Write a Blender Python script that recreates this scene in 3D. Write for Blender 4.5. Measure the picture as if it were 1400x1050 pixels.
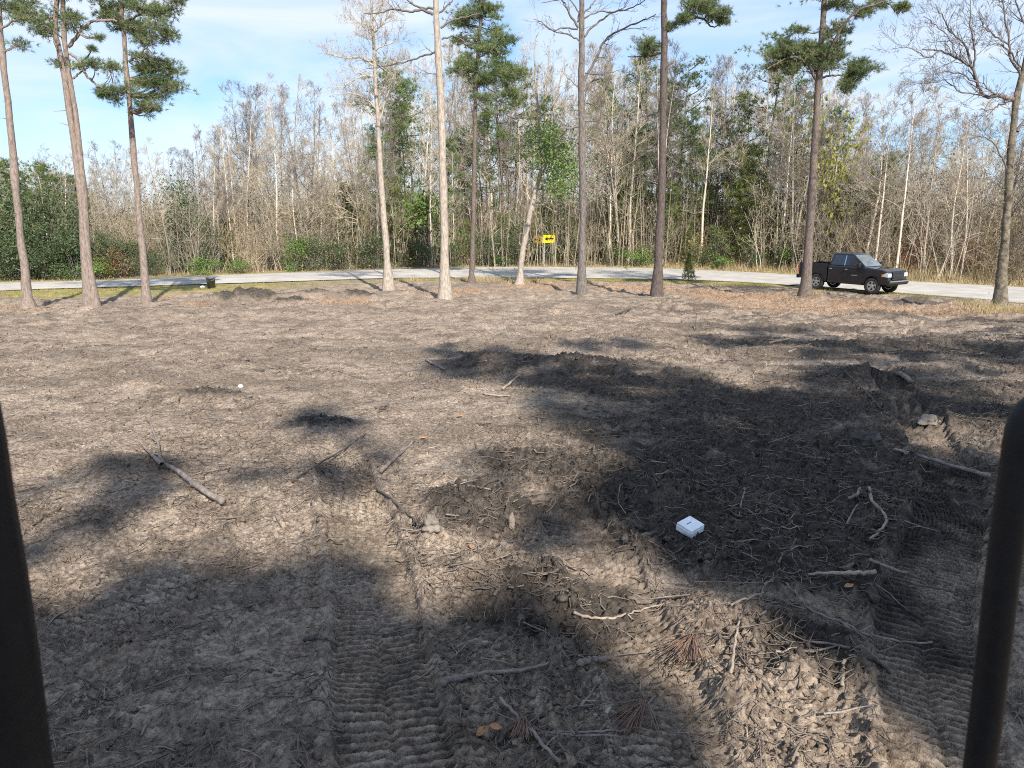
import bpy, bmesh, math, random
import numpy as np
from math import radians, sin, cos, tan, pi
from mathutils import Vector, Matrix, noise as mnoise

for o in list(bpy.data.objects):
    bpy.data.objects.remove(o)
scn = bpy.context.scene
COL = scn.collection
random.seed(7)
RNG = np.random.default_rng(11)

# ------------------------------------------------------------------ camera, sky, sun, exposure
CAM_Z, PITCH, FPX = 2.8, radians(12.6), 1050.0
cam_d = bpy.data.cameras.new('camera')
cam_d.sensor_width = 36.0
cam_d.lens = 27.0
cam_d.clip_start = 0.05
cam_d.clip_end = 3000
cam_d.dof.use_dof = True
cam_d.dof.focus_distance = 12.0
cam_d.dof.aperture_fstop = 9.0
cam = bpy.data.objects.new('camera', cam_d)
COL.objects.link(cam)
cam.location = (0, 0, CAM_Z)
cam.rotation_euler = (pi / 2 - PITCH, 0, 0)
scn.camera = cam

SUN_EL, SUN_AZ = radians(40.0), radians(161.0)      # azimuth clockwise from +Y: the sun stands behind the camera, a little right
SUN = Vector((sin(SUN_AZ) * cos(SUN_EL), cos(SUN_AZ) * cos(SUN_EL), sin(SUN_EL)))
w = bpy.data.worlds.new('World')
scn.world = w
w.use_nodes = True
nt = w.node_tree
nt.nodes.clear()
N, L = nt.nodes, nt.links
def nd(tp, **kw):
    n = N.new(tp)
    for k, v in kw.items():
        setattr(n, k, v)
    return n
sky = nd('ShaderNodeTexSky', sky_type='NISHITA', sun_disc=False, sun_elevation=SUN_EL, sun_rotation=SUN_AZ,
         altitude=0, air_density=1.0, dust_density=0.3, ozone_density=3.0)
tc = nd('ShaderNodeTexCoord')
mp = nd('ShaderNodeMapping')
mp.inputs['Scale'].default_value = (1.1, 1.1, 5.0)
mp.inputs['Rotation'].default_value = (0.10, -0.16, 0.0)
L.new(tc.outputs['Generated'], mp.inputs['Vector'])
nz = nd('ShaderNodeTexNoise')
nz.inputs['Scale'].default_value = 2.3
nz.inputs['Detail'].default_value = 7
nz.inputs['Roughness'].default_value = 0.52
nz.inputs['Distortion'].default_value = 0.9
L.new(mp.outputs['Vector'], nz.inputs['Vector'])
rmp = nd('ShaderNodeValToRGB')
rmp.color_ramp.elements[0].position = 0.34
rmp.color_ramp.elements[0].color = (0.0, 0.0, 0.0, 1)
rmp.color_ramp.elements[1].position = 0.62
rmp.color_ramp.elements[1].color = (0.85, 0.85, 0.85, 1)
L.new(nz.outputs['Fac'], rmp.inputs['Fac'])
mx = nd('ShaderNodeMix', data_type='RGBA')
L.new(rmp.outputs['Color'], mx.inputs['Factor'])
hs = nd('ShaderNodeHueSaturation')
hs.inputs['Saturation'].default_value = 1.14
hs.inputs['Value'].default_value = 0.74
L.new(sky.outputs['Color'], hs.inputs['Color'])
mb = nd('ShaderNodeMix', data_type='RGBA')                  # clear late-winter blue under the cirrus
mb.inputs['Factor'].default_value = 0.6
L.new(hs.outputs['Color'], mb.inputs['A'])
mb.inputs['B'].default_value = (0.70, 1.50, 2.95, 1)
L.new(mb.outputs['Result'], mx.inputs['A'])
mx.inputs['B'].default_value = (2.85, 3.08, 3.4, 1)       # thin cirrus
bg = nd('ShaderNodeBackground')
bg.inputs['Strength'].default_value = 0.10
L.new(mx.outputs['Result'], bg.inputs['Color'])
wo = nd('ShaderNodeOutputWorld')
L.new(bg.outputs['Background'], wo.inputs['Surface'])

sun_d = bpy.data.lights.new('sun', 'SUN')
sun_d.energy = 2.8
sun_d.angle = radians(0.8)
sun_d.color = (1.0, 0.93, 0.82)
sun = bpy.data.objects.new('sun', sun_d)
COL.objects.link(sun)
sun.location = (10, -30, 40)
sun.rotation_euler = SUN.to_track_quat('Z', 'Y').to_euler()

scn.view_settings.view_transform = 'Standard'
scn.view_settings.look = 'None'
scn.view_settings.exposure = 1.72
scn.view_settings.gamma = 1.0
scn.view_settings.use_curve_mapping = False
scn.cycles.use_denoising = False
scn.cycles.filter_width = 1.05
scn.cycles.max_bounces = 5
scn.cycles.diffuse_bounces = 2
scn.cycles.transparent_max_bounces = 8

# ------------------------------------------------------------------ helpers: noise
def _hash(ix, iy, seed):
    h = (ix.astype(np.int64) * 374761393 + iy.astype(np.int64) * 668265263 + seed * 974634541) & 0xFFFFFFFF
    h = ((h ^ (h >> 13)) * 1274126177) & 0xFFFFFFFF
    h = ((h ^ (h >> 16)) * 2246822519) & 0xFFFFFFFF
    return ((h ^ (h >> 15)) & 0xFFFFFF) / float(0xFFFFFF)
def vnoise(x, y, seed=0):
    ix, iy = np.floor(x), np.floor(y)
    fx, fy = x - ix, y - iy
    u = fx * fx * (3 - 2 * fx); v = fy * fy * (3 - 2 * fy)
    ix = ix.astype(np.int64); iy = iy.astype(np.int64)
    a = _hash(ix, iy, seed); b = _hash(ix + 1, iy, seed)
    c = _hash(ix, iy + 1, seed); d = _hash(ix + 1, iy + 1, seed)
    return (a + (b - a) * u) * (1 - v) + (c + (d - c) * u) * v
def fbm(x, y, oct=4, seed=0, gain=0.5):
    s, a, t = 0, 1.0, 0
    for k in range(oct):
        s = s + a * vnoise(x * 2 ** k + 17.3 * k, y * 2 ** k - 9.1 * k, seed + k)
        t += a; a *= gain
    return s / t
def worley(x, y, seed=0):
    ix = np.floor(x).astype(np.int64); iy = np.floor(y).astype(np.int64)
    best = np.full(x.shape, 9.0)
    for dx in (-1, 0, 1):
        for dy in (-1, 0, 1):
            px = ix + dx + _hash(ix + dx, iy + dy, seed)
            py = iy + dy + _hash(ix + dx, iy + dy, seed + 5)
            best = np.minimum(best, (x - px) ** 2 + (y - py) ** 2)
    return np.sqrt(best)
def sstep(a, b, x):
    t = np.clip((x - a) / (b - a), 0, 1)
    return t * t * (3 - 2 * t)

# ------------------------------------------------------------------ helpers: placing things along sight lines at real distances
def zbase(y):
    t = np.clip((np.asarray(y, float) - 5.0) / 36.0, 0, 1)
    return -1.42 * (t + 0.06 * np.sin(2 * pi * t) * -1)
def ray(px, py):
    a, b = (px - 700) / FPX, (525 - py) / FPX
    return Vector((a, cos(PITCH) + b * sin(PITCH), -sin(PITCH) + b * cos(PITCH)))
def P(px, py, Y):
    d = ray(px, py)
    return Vector((d.x * Y / d.y, Y, CAM_Z + d.z * Y / d.y))
def G(px, py, off=0.0):
    d = ray(px, py)
    lo, hi = 1.0, 400.0
    for _ in range(50):
        m = (lo + hi) / 2
        if CAM_Z + d.z / d.y * m > float(zbase(m)) + off: lo = m
        else: hi = m
    return Vector((d.x / d.y * lo, lo, float(zbase(lo))))

# ------------------------------------------------------------------ helpers: meshes
def mesh_np(name, V, F, mat=None, smooth=False, attrs=None):
    V = np.ascontiguousarray(V, dtype=np.float32); F = np.ascontiguousarray(F, dtype=np.int32)
    me = bpy.data.meshes.new(name)
    me.vertices.add(len(V)); me.vertices.foreach_set('co', V.ravel())
    k = F.shape[1]
    me.loops.add(F.size); me.loops.foreach_set('vertex_index', F.ravel())
    me.polygons.add(len(F)); me.polygons.foreach_set('loop_start', np.arange(0, F.size, k, dtype=np.int32))
    if smooth:
        me.polygons.foreach_set('use_smooth', np.ones(len(F), dtype=bool))
    if attrs:
        for an, av in attrs.items():
            at = me.attributes.new(an, 'FLOAT', 'POINT')
            at.data.foreach_set('value', np.ascontiguousarray(av, dtype=np.float32))
    me.update(calc_edges=True)
    if mat: me.materials.append(mat)
    return me
def link(name, me, parent=None, loc=(0, 0, 0)):
    o = bpy.data.objects.new(name, me)
    COL.objects.link(o)
    o.location = loc
    if parent: o.parent = parent
    return o
def tag(o, label=None, cat=None, group=None, kind=None):
    if label: o['label'] = label
    if cat: o['category'] = cat
    if group: o['group'] = group
    if kind: o['kind'] = kind
    return o
def empty(name, loc=(0, 0, 0), rz=0.0):
    o = bpy.data.objects.new(name, None)
    o.empty_display_size = 0.2
    COL.objects.link(o); o.location = loc; o.rotation_euler = (0, 0, rz)
    return o
def copy_tree(o, parent=None):
    c = o.copy(); COL.objects.link(c)
    if parent: c.parent = parent
    for ch in list(o.children):
        copy_tree(ch, c)
    return c

class Tubes:
    """Collects branches (polylines with radii) and turns them into one mesh."""
    def __init__(s): s.b = {}
    def add(s, pts, rad, sides=3):
        s.b.setdefault((len(pts), sides), []).append((np.array([tuple(p) for p in pts], float), np.array(rad, float)))
    def arrays(s):
        VV, FF, off = [], [], 0
        for (K, S), lst in s.b.items():
            p = np.stack([a for a, _ in lst]); r = np.stack([b for _, b in lst])
            V, F = tubes_np(p, r, S)
            VV.append(V); FF.append(F + off); off += len(V)
        return np.concatenate(VV), np.concatenate(FF)
    def build(s, name, mat, parent=None, base=None, smooth=True):
        V, F = s.arrays()
        if base is not None: V = V - np.array(tuple(base))
        return link(name, mesh_np(name, V, F, mat, smooth), parent)
def tubes_np(p, r, S):
    n, K, _ = p.shape
    t = np.gradient(p, axis=1)
    t /= np.linalg.norm(t, axis=2, keepdims=True) + 1e-9
    d = p[:, -1] - p[:, 0]
    ref = np.where((np.abs(d[:, 2:3]) > 0.6 * np.linalg.norm(d, axis=1, keepdims=True)), np.array([[1.0, 0.13, 0]]), np.array([[0.05, 0.1, 1.0]]))
    a = np.cross(t, ref[:, None, :]); a /= np.linalg.norm(a, axis=2, keepdims=True) + 1e-9
    b = np.cross(t, a)
    ang = np.arange(S) * 2 * pi / S
    V = p[:, :, None, :] + r[:, :, None, None] * (np.cos(ang)[None, None, :, None] * a[:, :, None, :] + np.sin(ang)[None, None, :, None] * b[:, :, None, :])
    V = V.reshape(-1, 3)
    base = (np.arange(n) * K * S)[:, None, None] + (np.arange(K - 1) * S)[None, :, None] + np.arange(S)[None, None, :]
    nxt = (np.arange(n) * K * S)[:, None, None] + (np.arange(K - 1) * S)[None, :, None] + ((np.arange(S) + 1) % S)[None, None, :]
    F = np.stack([base, nxt, nxt + S, base + S], axis=-1).reshape(-1, 4)
    return V, F
def smooth_line(pts, n):
    """Catmull-Rom through pts (each any-dimensional), n samples."""
    p = np.array([tuple(q) for q in pts], float)
    if len(p) == 2:
        t = np.linspace(0, 1, n)[:, None]
        return p[0] * (1 - t) + p[1] * t
    q = np.vstack([2 * p[0] - p[1], p, 2 * p[-1] - p[-2]])
    out = []
    for u in np.linspace(0, len(p) - 1, n):
        i = min(int(u), len(p) - 2); f = u - i
        a, b, c, d = q[i], q[i + 1], q[i + 2], q[i + 3]
        out.append(0.5 * (2 * b + (c - a) * f + (2 * a - 5 * b + 4 * c - d) * f * f + (3 * b - a - 3 * c + d) * f ** 3))
    return np.array(out)
def unit(v):
    return v / (np.linalg.norm(v, axis=-1, keepdims=True) + 1e-9)
def tufts(cent, dirs, n_blade, length, width, rng, spread=1.0):
    """Needle tufts: n_blade thin triangles leaving every centre."""
    n = len(cent)
    d = unit(rng.normal(size=(n, n_blade, 3)) * spread + dirs[:, None, :])
    ln = length * rng.uniform(0.7, 1.15, (n, n_blade, 1))
    side = unit(np.cross(d, rng.normal(size=(n, n_blade, 3))))
    c = np.repeat(cent[:, None, :], n_blade, 1)
    c = c + rng.normal(size=c.shape) * length * 0.12
    a = c - side * width * 0.5; b = c + side * width * 0.5; e = c + d * ln
    V = np.stack([a, b, e], axis=2).reshape(-1, 3)
    F = np.arange(len(V)).reshape(-1, 3)
    return V, F
def leaf_cards(cent, size, rng, up=0.35):
    n = len(cent)
    nrm = unit(rng.normal(size=(n, 3)) + np.array([0, 0, up]))
    a = unit(np.cross(nrm, rng.normal(size=(n, 3)))); b = np.cross(nrm, a)
    s = size * rng.uniform(0.6, 1.3, (n, 1))
    V = np.stack([cent - a * s, cent + b * s * 0.5, cent + a * s, cent - b * s * 0.5], 1).reshape(-1, 3)
    return V, np.arange(len(V)).reshape(-1, 4)
def prism(pts, y0, y1):
    """(x,z) outline extruded along y -> verts, faces for from_pydata."""
    n = len(pts)
    V = [(x, y0, z) for x, z in pts] + [(x, y1, z) for x, z in pts]
    F = [tuple(range(n)), tuple(range(2 * n - 1, n - 1, -1))]
    F += [(i, i + n, (i + 1) % n + n, (i + 1) % n) for i in range(n)]
    return V, F
def raw(name, VF, mat, parent=None, bevel=0.0, loc=(0, 0, 0), smooth=False, seg=2):
    V, F = VF
    me = bpy.data.meshes.new(name)
    me.from_pydata([tuple(v) for v in V], [], F)
    bm = bmesh.new(); bm.from_mesh(me)
    bmesh.ops.recalc_face_normals(bm, faces=bm.faces)
    if bevel:
        bmesh.ops.bevel(bm, geom=list(bm.edges), offset=bevel, segments=seg, profile=0.6, affect='EDGES', clamp_overlap=True)
    bm.to_mesh(me); bm.free()
    if smooth:
        for p in me.polygons: p.use_smooth = True
    me.materials.append(mat)
    return link(name, me, parent, loc)
def box(c, s):
    x, y, z = c; a, b, d = s[0] / 2, s[1] / 2, s[2] / 2
    V = [(x + i * a, y + j * b, z + k * d) for i in (-1, 1) for j in (-1, 1) for k in (-1, 1)]
    return V, [(0, 1, 3, 2), (4, 6, 7, 5), (0, 4, 5, 1), (2, 3, 7, 6), (0, 2, 6, 4), (1, 5, 7, 3)]
def join(*vfs):
    V, F = [], []
    for v, f in vfs:
        o = len(V); V += list(v); F += [tuple(i + o for i in q) for q in f]
    return V, F
def lathe(prof, n=24, axis='z'):
    V, F = [], []
    for r, h in prof:
        for i in range(n):
            a = 2 * pi * i / n
            V.append((r * cos(a), r * sin(a), h) if axis == 'z' else (r * cos(a), h, r * sin(a)))
    for j in range(len(prof) - 1):
        for i in range(n):
            k = (i + 1) % n
            F.append((j * n + i, j * n + k, (j + 1) * n + k, (j + 1) * n + i))
    return V, F

# ------------------------------------------------------------------ materials
def mat(name, col, rough=0.85, var=0.0, scale=6.0, col2=None, bump=0.0, bscale=30.0, metal=0.0, spec=0.3, objvar=0.0, trans=0.0, stretch=None, coat=0.0):
    m = bpy.data.materials.new(name); m.use_nodes = True
    t = m.node_tree; b = t.nodes['Principled BSDF']
    b.inputs['Roughness'].default_value = rough; b.inputs['Metallic'].default_value = metal
    b.inputs['Specular IOR Level'].default_value = spec
    if coat: b.inputs['Coat Weight'].default_value = coat; b.inputs['Coat Roughness'].default_value = 0.05
    rgb = t.nodes.new('ShaderNodeRGB'); rgb.outputs[0].default_value = (*col, 1)
    out = rgb.outputs[0]
    tcn = t.nodes.new('ShaderNodeTexCoord'); vec = tcn.outputs['Object']
    if stretch:
        mpn = t.nodes.new('ShaderNodeMapping'); mpn.inputs['Scale'].default_value = stretch
        t.links.new(vec, mpn.inputs['Vector']); vec = mpn.outputs['Vector']
    if col2 is not None:
        n = t.nodes.new('ShaderNodeTexNoise'); n.inputs['Scale'].default_value = scale; n.inputs['Detail'].default_value = 5
        n.inputs['Roughness'].default_value = 0.6
        t.links.new(vec, n.inputs['Vector'])
        cr = t.nodes.new('ShaderNodeValToRGB'); cr.color_ramp.elements[0].position = 0.36; cr.color_ramp.elements[1].position = 0.64
        cr.color_ramp.elements[0].color = (*col, 1); cr.color_ramp.elements[1].color = (*col2, 1)
        t.links.new(n.outputs['Fac'], cr.inputs['Fac']); out = cr.outputs['Color']
    if objvar:
        oi = t.nodes.new('ShaderNodeObjectInfo'); hs = t.nodes.new('ShaderNodeHueSaturation')
        mr = t.nodes.new('ShaderNodeMapRange'); mr.inputs['To Min'].default_value = 1 - objvar; mr.inputs['To Max'].default_value = 1 + objvar
        t.links.new(oi.outputs['Random'], mr.inputs['Value']); t.links.new(mr.outputs['Result'], hs.inputs['Value'])
        t.links.new(out, hs.inputs['Color']); out = hs.outputs['Color']
    t.links.new(out, b.inputs['Base Color'])
    if bump:
        n2 = t.nodes.new('ShaderNodeTexNoise'); n2.inputs['Scale'].default_value = bscale; n2.inputs['Detail'].default_value = 4
        t.links.new(vec, n2.inputs['Vector'])
        bp = t.nodes.new('ShaderNodeBump'); bp.inputs['Strength'].default_value = bump; bp.inputs['Distance'].default_value = 0.03
        t.links.new(n2.outputs['Fac'], bp.inputs['Height']); t.links.new(bp.outputs['Normal'], b.inputs['Normal'])
    if trans:
        tr = t.nodes.new('ShaderNodeBsdfTranslucent'); ms = t.nodes.new('ShaderNodeMixShader'); ms.inputs['Fac'].default_value = trans
        t.links.new(out, tr.inputs['Color'])
        t.links.new(b.outputs['BSDF'], ms.inputs[1]); t.links.new(tr.outputs['BSDF'], ms.inputs[2])
        t.links.new(ms.outputs['Shader'], t.nodes['Material Output'].inputs['Surface'])
    return m
BK = (2.4, 2.4, 0.75)
M = {
 'bark_pink': mat('pine_bark', (0.15, 0.117, 0.10), 0.9, col2=(0.27, 0.22, 0.19), scale=7, bump=0.8, bscale=14, stretch=BK),
 'bark_pale': mat('pale_bark', (0.23, 0.195, 0.16), 0.9, col2=(0.41, 0.355, 0.30), scale=6, bump=0.7, bscale=14, stretch=BK),
 'bark_grey': mat('grey_bark', (0.085, 0.074, 0.067), 0.9, col2=(0.19, 0.167, 0.15), scale=6, bump=0.8, bscale=14, stretch=BK),
 'bark_shaded': mat('shaded_pine_bark', (0.055, 0.046, 0.042), 0.9, col2=(0.13, 0.10, 0.09), scale=8, bump=0.9, bscale=14, stretch=BK),  # dark tone is shade from trees behind, put into the bark colour
 'bark_brown': mat('brown_pine_bark', (0.085, 0.068, 0.058), 0.9, col2=(0.175, 0.14, 0.12), scale=8, bump=0.9, bscale=14, stretch=BK),
 'bark_moss': mat('mossy_bark', (0.06, 0.052, 0.045), 0.95, col2=(0.21, 0.18, 0.13), scale=5, bump=0.9, bscale=14),
 'wood_pale': mat('pale_trunk', (0.35, 0.295, 0.235), 0.9, col2=(0.52, 0.45, 0.37), scale=3, objvar=0.35, stretch=BK),
 'wood_grey': mat('grey_trunk', (0.18, 0.15, 0.125), 0.9, col2=(0.33, 0.285, 0.24), scale=3, objvar=0.35, stretch=BK),
 'twig': mat('twig', (0.27, 0.228, 0.17), 0.9, col2=(0.44, 0.38, 0.30), scale=0.7, objvar=0.3),
 'twig_mass': mat('twig_mass', (0.15, 0.125, 0.09), 0.95, col2=(0.33, 0.28, 0.215), scale=0.25),
 'twig_dark': mat('dark_twig', (0.11, 0.095, 0.085), 0.9, col2=(0.19, 0.165, 0.15), scale=0.7, objvar=0.2),
 'twig_tan': mat('tan_brush', (0.24, 0.185, 0.12), 0.95, col2=(0.36, 0.29, 0.19), scale=0.8, objvar=0.3),
 'needle': mat('pine_needles', (0.082, 0.125, 0.052), 0.7, col2=(0.20, 0.24, 0.10), scale=0.9, trans=0.25, objvar=0.12),
 'needle_light': mat('light_pine_needles', (0.085, 0.125, 0.035), 0.7, col2=(0.19, 0.215, 0.065), scale=0.8, trans=0.25, objvar=0.2),
 'needle_wood': mat('wood_pine_needles', (0.065, 0.11, 0.04), 0.7, col2=(0.18, 0.23, 0.07), scale=0.5, trans=0.2, objvar=0.25),
 'leaf_dark': mat('dark_evergreen_leaves', (0.034, 0.055, 0.028), 0.55, col2=(0.10, 0.135, 0.055), scale=1.2, trans=0.15, objvar=0.2),
 'leaf_green': mat('green_leaves', (0.08, 0.15, 0.035), 0.6, col2=(0.17, 0.25, 0.06), scale=1.2, trans=0.25, objvar=0.2),
 'leaf_yellow': mat('yellow_green_leaves', (0.17, 0.18, 0.04), 0.6, col2=(0.30, 0.27, 0.06), scale=1.2, trans=0.3, objvar=0.2),
 'leaf_rust': mat('rust_leaves', (0.22, 0.075, 0.04), 0.7, col2=(0.32, 0.15, 0.07), scale=1.5, trans=0.25, objvar=0.15),
 'leaf_brown': mat('brown_leaves', (0.11, 0.10, 0.05), 0.8, col2=(0.24, 0.20, 0.10), scale=1.0, trans=0.2, objvar=0.25),
 'dry_grass': mat('dry_grass', (0.33, 0.255, 0.14), 0.9, col2=(0.47, 0.38, 0.22), scale=1.0, trans=0.2),
 'green_grass': mat('verge_grass', (0.15, 0.16, 0.045), 0.9, col2=(0.34, 0.28, 0.11), scale=0.6, trans=0.2),
 'straw': mat('pine_straw', (0.26, 0.15, 0.085), 0.9, col2=(0.42, 0.28, 0.17), scale=2.0),
 'clod': mat('soil_clods', (0.12, 0.104, 0.09), 0.95, col2=(0.25, 0.215, 0.18), scale=1.3, bump=0.6, bscale=40),
 'root': mat('root_litter', (0.055, 0.044, 0.037), 0.95, col2=(0.21, 0.17, 0.135), scale=1.1),
 'stick': mat('weathered_stick', (0.13, 0.105, 0.092), 0.9, col2=(0.27, 0.225, 0.195), scale=9, bump=0.5, bscale=60),
 'stick_pale': mat('pale_stick', (0.20, 0.16, 0.125), 0.9, col2=(0.34, 0.28, 0.22), scale=9, bump=0.5, bscale=60),
 'stick_dark': mat('dark_wet_stick', (0.045, 0.038, 0.034), 0.85, col2=(0.10, 0.085, 0.075), scale=9, bump=0.5, bscale=60),
 'needle_dead': mat('dead_needles', (0.16, 0.10, 0.075), 0.9, col2=(0.28, 0.18, 0.135), scale=6),
 'leaf_orange': mat('orange_leaf', (0.26, 0.13, 0.06), 0.7, col2=(0.40, 0.23, 0.11), scale=14),
 'black': mat('black_powder_coat', (0.006, 0.006, 0.007), 0.5, col2=(0.009, 0.009, 0.010), scale=60, bump=0.1, bscale=300, spec=0.2),
 'paint': mat('black_car_paint', (0.003, 0.005, 0.010), 0.3, col2=(0.005, 0.007, 0.013), scale=3, spec=0.3, coat=0.8),
 'trim': mat('black_plastic_trim', (0.016, 0.016, 0.017), 0.6, col2=(0.024, 0.024, 0.025), scale=20),
 'glass': mat('dark_window_glass', (0.012, 0.015, 0.018), 0.05, col2=(0.016, 0.019, 0.022), scale=3, spec=0.8, coat=0.6),
 'windscreen': mat('sky_tinted_windscreen', (0.09, 0.11, 0.125), 0.05, col2=(0.12, 0.14, 0.155), scale=3, spec=1.0, coat=0.8),  # base colour lightened to stand for the sky reflected in it
 'chrome': mat('chrome', (0.62, 0.63, 0.65), 0.16, col2=(0.68, 0.69, 0.70), scale=8, metal=1.0),
 'alloy': mat('alloy_rim', (0.42, 0.43, 0.44), 0.3, col2=(0.5, 0.5, 0.52), scale=8, metal=0.85),
 'rubber': mat('tyre_rubber', (0.018, 0.017, 0.017), 0.85, col2=(0.04, 0.036, 0.033), scale=6),
 'lamp': mat('headlight_lens', (0.42, 0.44, 0.46), 0.12, col2=(0.52, 0.53, 0.55), scale=14, spec=0.7, coat=0.5),
 'amber': mat('amber_lens', (0.65, 0.20, 0.03), 0.2, col2=(0.7, 0.24, 0.04), scale=14, spec=0.6),
 'red': mat('tail_light_lens', (0.30, 0.015, 0.012), 0.2, col2=(0.36, 0.02, 0.015), scale=14, spec=0.6),
 'sign_yellow': mat('sign_yellow', (0.83, 0.58, 0.01), 0.5, col2=(0.88, 0.64, 0.015), scale=3),
 'sign_yellow_shaded': mat('shaded_sign_yellow', (0.78, 0.44, 0.03), 0.5, col2=(0.82, 0.48, 0.04), scale=3),  # same yellow as the other sign, with shade put into the colour
 'sign_black': mat('sign_black', (0.012, 0.012, 0.012), 0.5, col2=(0.016, 0.015, 0.015), scale=5),
 'galv': mat('galvanised_steel', (0.36, 0.38, 0.38), 0.5, col2=(0.46, 0.48, 0.48), scale=9, metal=0.4),
 'bucket': mat('dark_bucket_plastic', (0.10, 0.11, 0.118), 0.5, col2=(0.20, 0.215, 0.225), scale=5),
 'white': mat('white_plastic', (0.70, 0.71, 0.73), 0.4, col2=(0.78, 0.80, 0.83), scale=11, bump=0.03, bscale=50),
 'mark': mat('grey_print', (0.14, 0.14, 0.15), 0.6, col2=(0.18, 0.18, 0.19), scale=30),
}

# ------------------------------------------------------------------ the road (edges measured once, then a real strip of ground)
near_px = [(-420, 432), (-200, 410), (0, 397.5), (200, 391), (400, 384.5), (530, 380.5), (650, 379.5), (760, 380), (900, 381.5), (1000, 385), (1100, 391), (1250, 402), (1400, 415), (1560, 432)]
far_px = [(-420, 400), (-200, 392), (0, 386.5), (130, 383.5), (350, 374.5), (530, 368.5), (650, 365.5), (760, 365), (900, 367), (1000, 371), (1130, 378), (1250, 385), (1400, 393), (1560, 402)]
near_w = smooth_line([G(*p)[:2] for p in near_px], 90)
far_w = smooth_line([G(*p)[:2] for p in far_px], 90)
def seg_dist(x, y, line):
    """distance to a polyline, arc length at the closest point and signed side."""
    best = np.full(x.shape, 1e9); sarc = np.zeros(x.shape); side = np.zeros(x.shape); acc = 0.0
    for i in range(len(line) - 1):
        ax, ay = line[i][0], line[i][1]; bx, by = line[i + 1][0] - ax, line[i + 1][1] - ay
        ln = math.hypot(bx, by)
        t = np.clip(((x - ax) * bx + (y - ay) * by) / (ln * ln + 1e-12), 0, 1)
        d = np.hypot(x - ax - t * bx, y - ay - t * by)
        k = d < best
        best = np.where(k, d, best); sarc = np.where(k, acc + t * ln, sarc)
        side = np.where(k, np.sign(bx * (y - ay) - by * (x - ax)), side)
        acc += ln
    return best, sarc, side
def road_near_y(x):
    return np.interp(x, near_w[:, 0], near_w[:, 1])
def road_far_y(x):
    return np.interp(x, far_w[:, 0], far_w[:, 1])

# ------------------------------------------------------------------ terrain height
TRACKS = [  # crawler prints: centre line seen at (px,py), half width m, strength
 ([(548, 1075), (528, 960), (516, 870), (512, 800), (492, 720), (468, 640), (455, 600)], 0.30, 1.0),
 ([(1300, 1075), (1268, 930), (1262, 830), (1290, 740), (1300, 660), (1262, 590), (1215, 520), (1185, 485)], 0.30, 0.9),
 ([(930, 1075), (905, 960), (860, 860), (806, 760), (756, 690), (720, 640)], 0.29, 0.55),
 ([(700, 1075), (640, 900), (612, 800), (590, 750)], 0.28, 0.32),
 ([(1190, 1075), (1120, 960), (1050, 880)], 0.3, 0.4),
 ([(60, 900), (250, 800), (400, 740), (520, 700)], 0.30, 0.25),
]
TRACKS = [(smooth_line([G(*p)[:2] for p in pl], 40), hw, st) for pl, hw, st in TRACKS]
MOUNDS = [(G(px, py), rx, ry, h) for px, py, rx, ry, h in [
 (348, 412, 1.4, 1.2, 0.55), (310, 414, 1.6, 1.0, 0.30), (425, 411, 1.6, 1.3, 0.45), (485, 409, 1.5, 1.2, 0.40), (395, 416, 1.3, 0.9, 0.26),
 (560, 404, 1.6, 1.0, 0.16), (250, 416, 2.2, 1.0, 0.16), (120, 425, 3.0, 1.0, 0.14), (40, 440, 2.5, 1.0, 0.12),
 (960, 400, 1.5, 1.0, 0.2), (1060, 411, 2.4, 1.0, 0.30), (1130, 415, 2.2, 1.0, 0.30), (1190, 418, 1.6, 0.9, 0.22), (1290, 424, 2.0, 1.0, 0.22), (1390, 436, 2, 1, .2),
 (760, 470, 0.8, 0.5, 0.14), (640, 532, 0.6, 0.4, 0.16), (680, 500, 1.2, 0.8, 0.14), (790, 500, 1.2, 0.8, 0.16), (860, 470, 1.6, .6, .12),
 (440, 588, 0.7, 0.7, 0.05), (592, 742, 0.16, 0.14, 0.13), (640, 690, 0.6, 0.5, 0.09), (1280, 585, 0.4, 0.3, 0.16), (1195, 512, 0.9, 0.5, 0.2),
 (1150, 610, 0.5, 0.3, 0.12), (840, 690, 0.5, 0.35, 0.12), (870, 780, 0.35, 0.3, 0.12), (960, 860, 0.3, 0.35, 0.12), (1030, 830, 0.5, 0.4, 0.10),
 (1010, 960, 0.2, 0.3, 0.10), (1090, 950, 0.18, 0.18, 0.09), (760, 930, 0.35, 0.25, 0.07), (330, 960, 0.6, 0.5, 0.08), (440, 990, 0.4, 0.4, .07), (870, 1010, .3, .2, .06),
 (1330, 500, 1.6, .5, .15), (1230, 470, 2, .6, .14), (1080, 480, 1.6, .6, .14), (290, 545, .9, .5, .1), (120, 640, .8, .4, .06)]]
STRAW = [(G(px, py), r) for px, py, r in [(735, 392, 3.0), (600, 402, 2.2), (860, 395, 2.5), (980, 402, 3.0), (1080, 420, 4.0), (1180, 424, 3.5), (1020, 412, 3.0), (1300, 428, 3.0),
    (1380, 424, 2.5), (30, 422, 1.6), (640, 398, 1.5), (470, 415, 1.8), (900, 398, 2.0), (270, 420, 0.8), (230, 408, 1.2)]]
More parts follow.
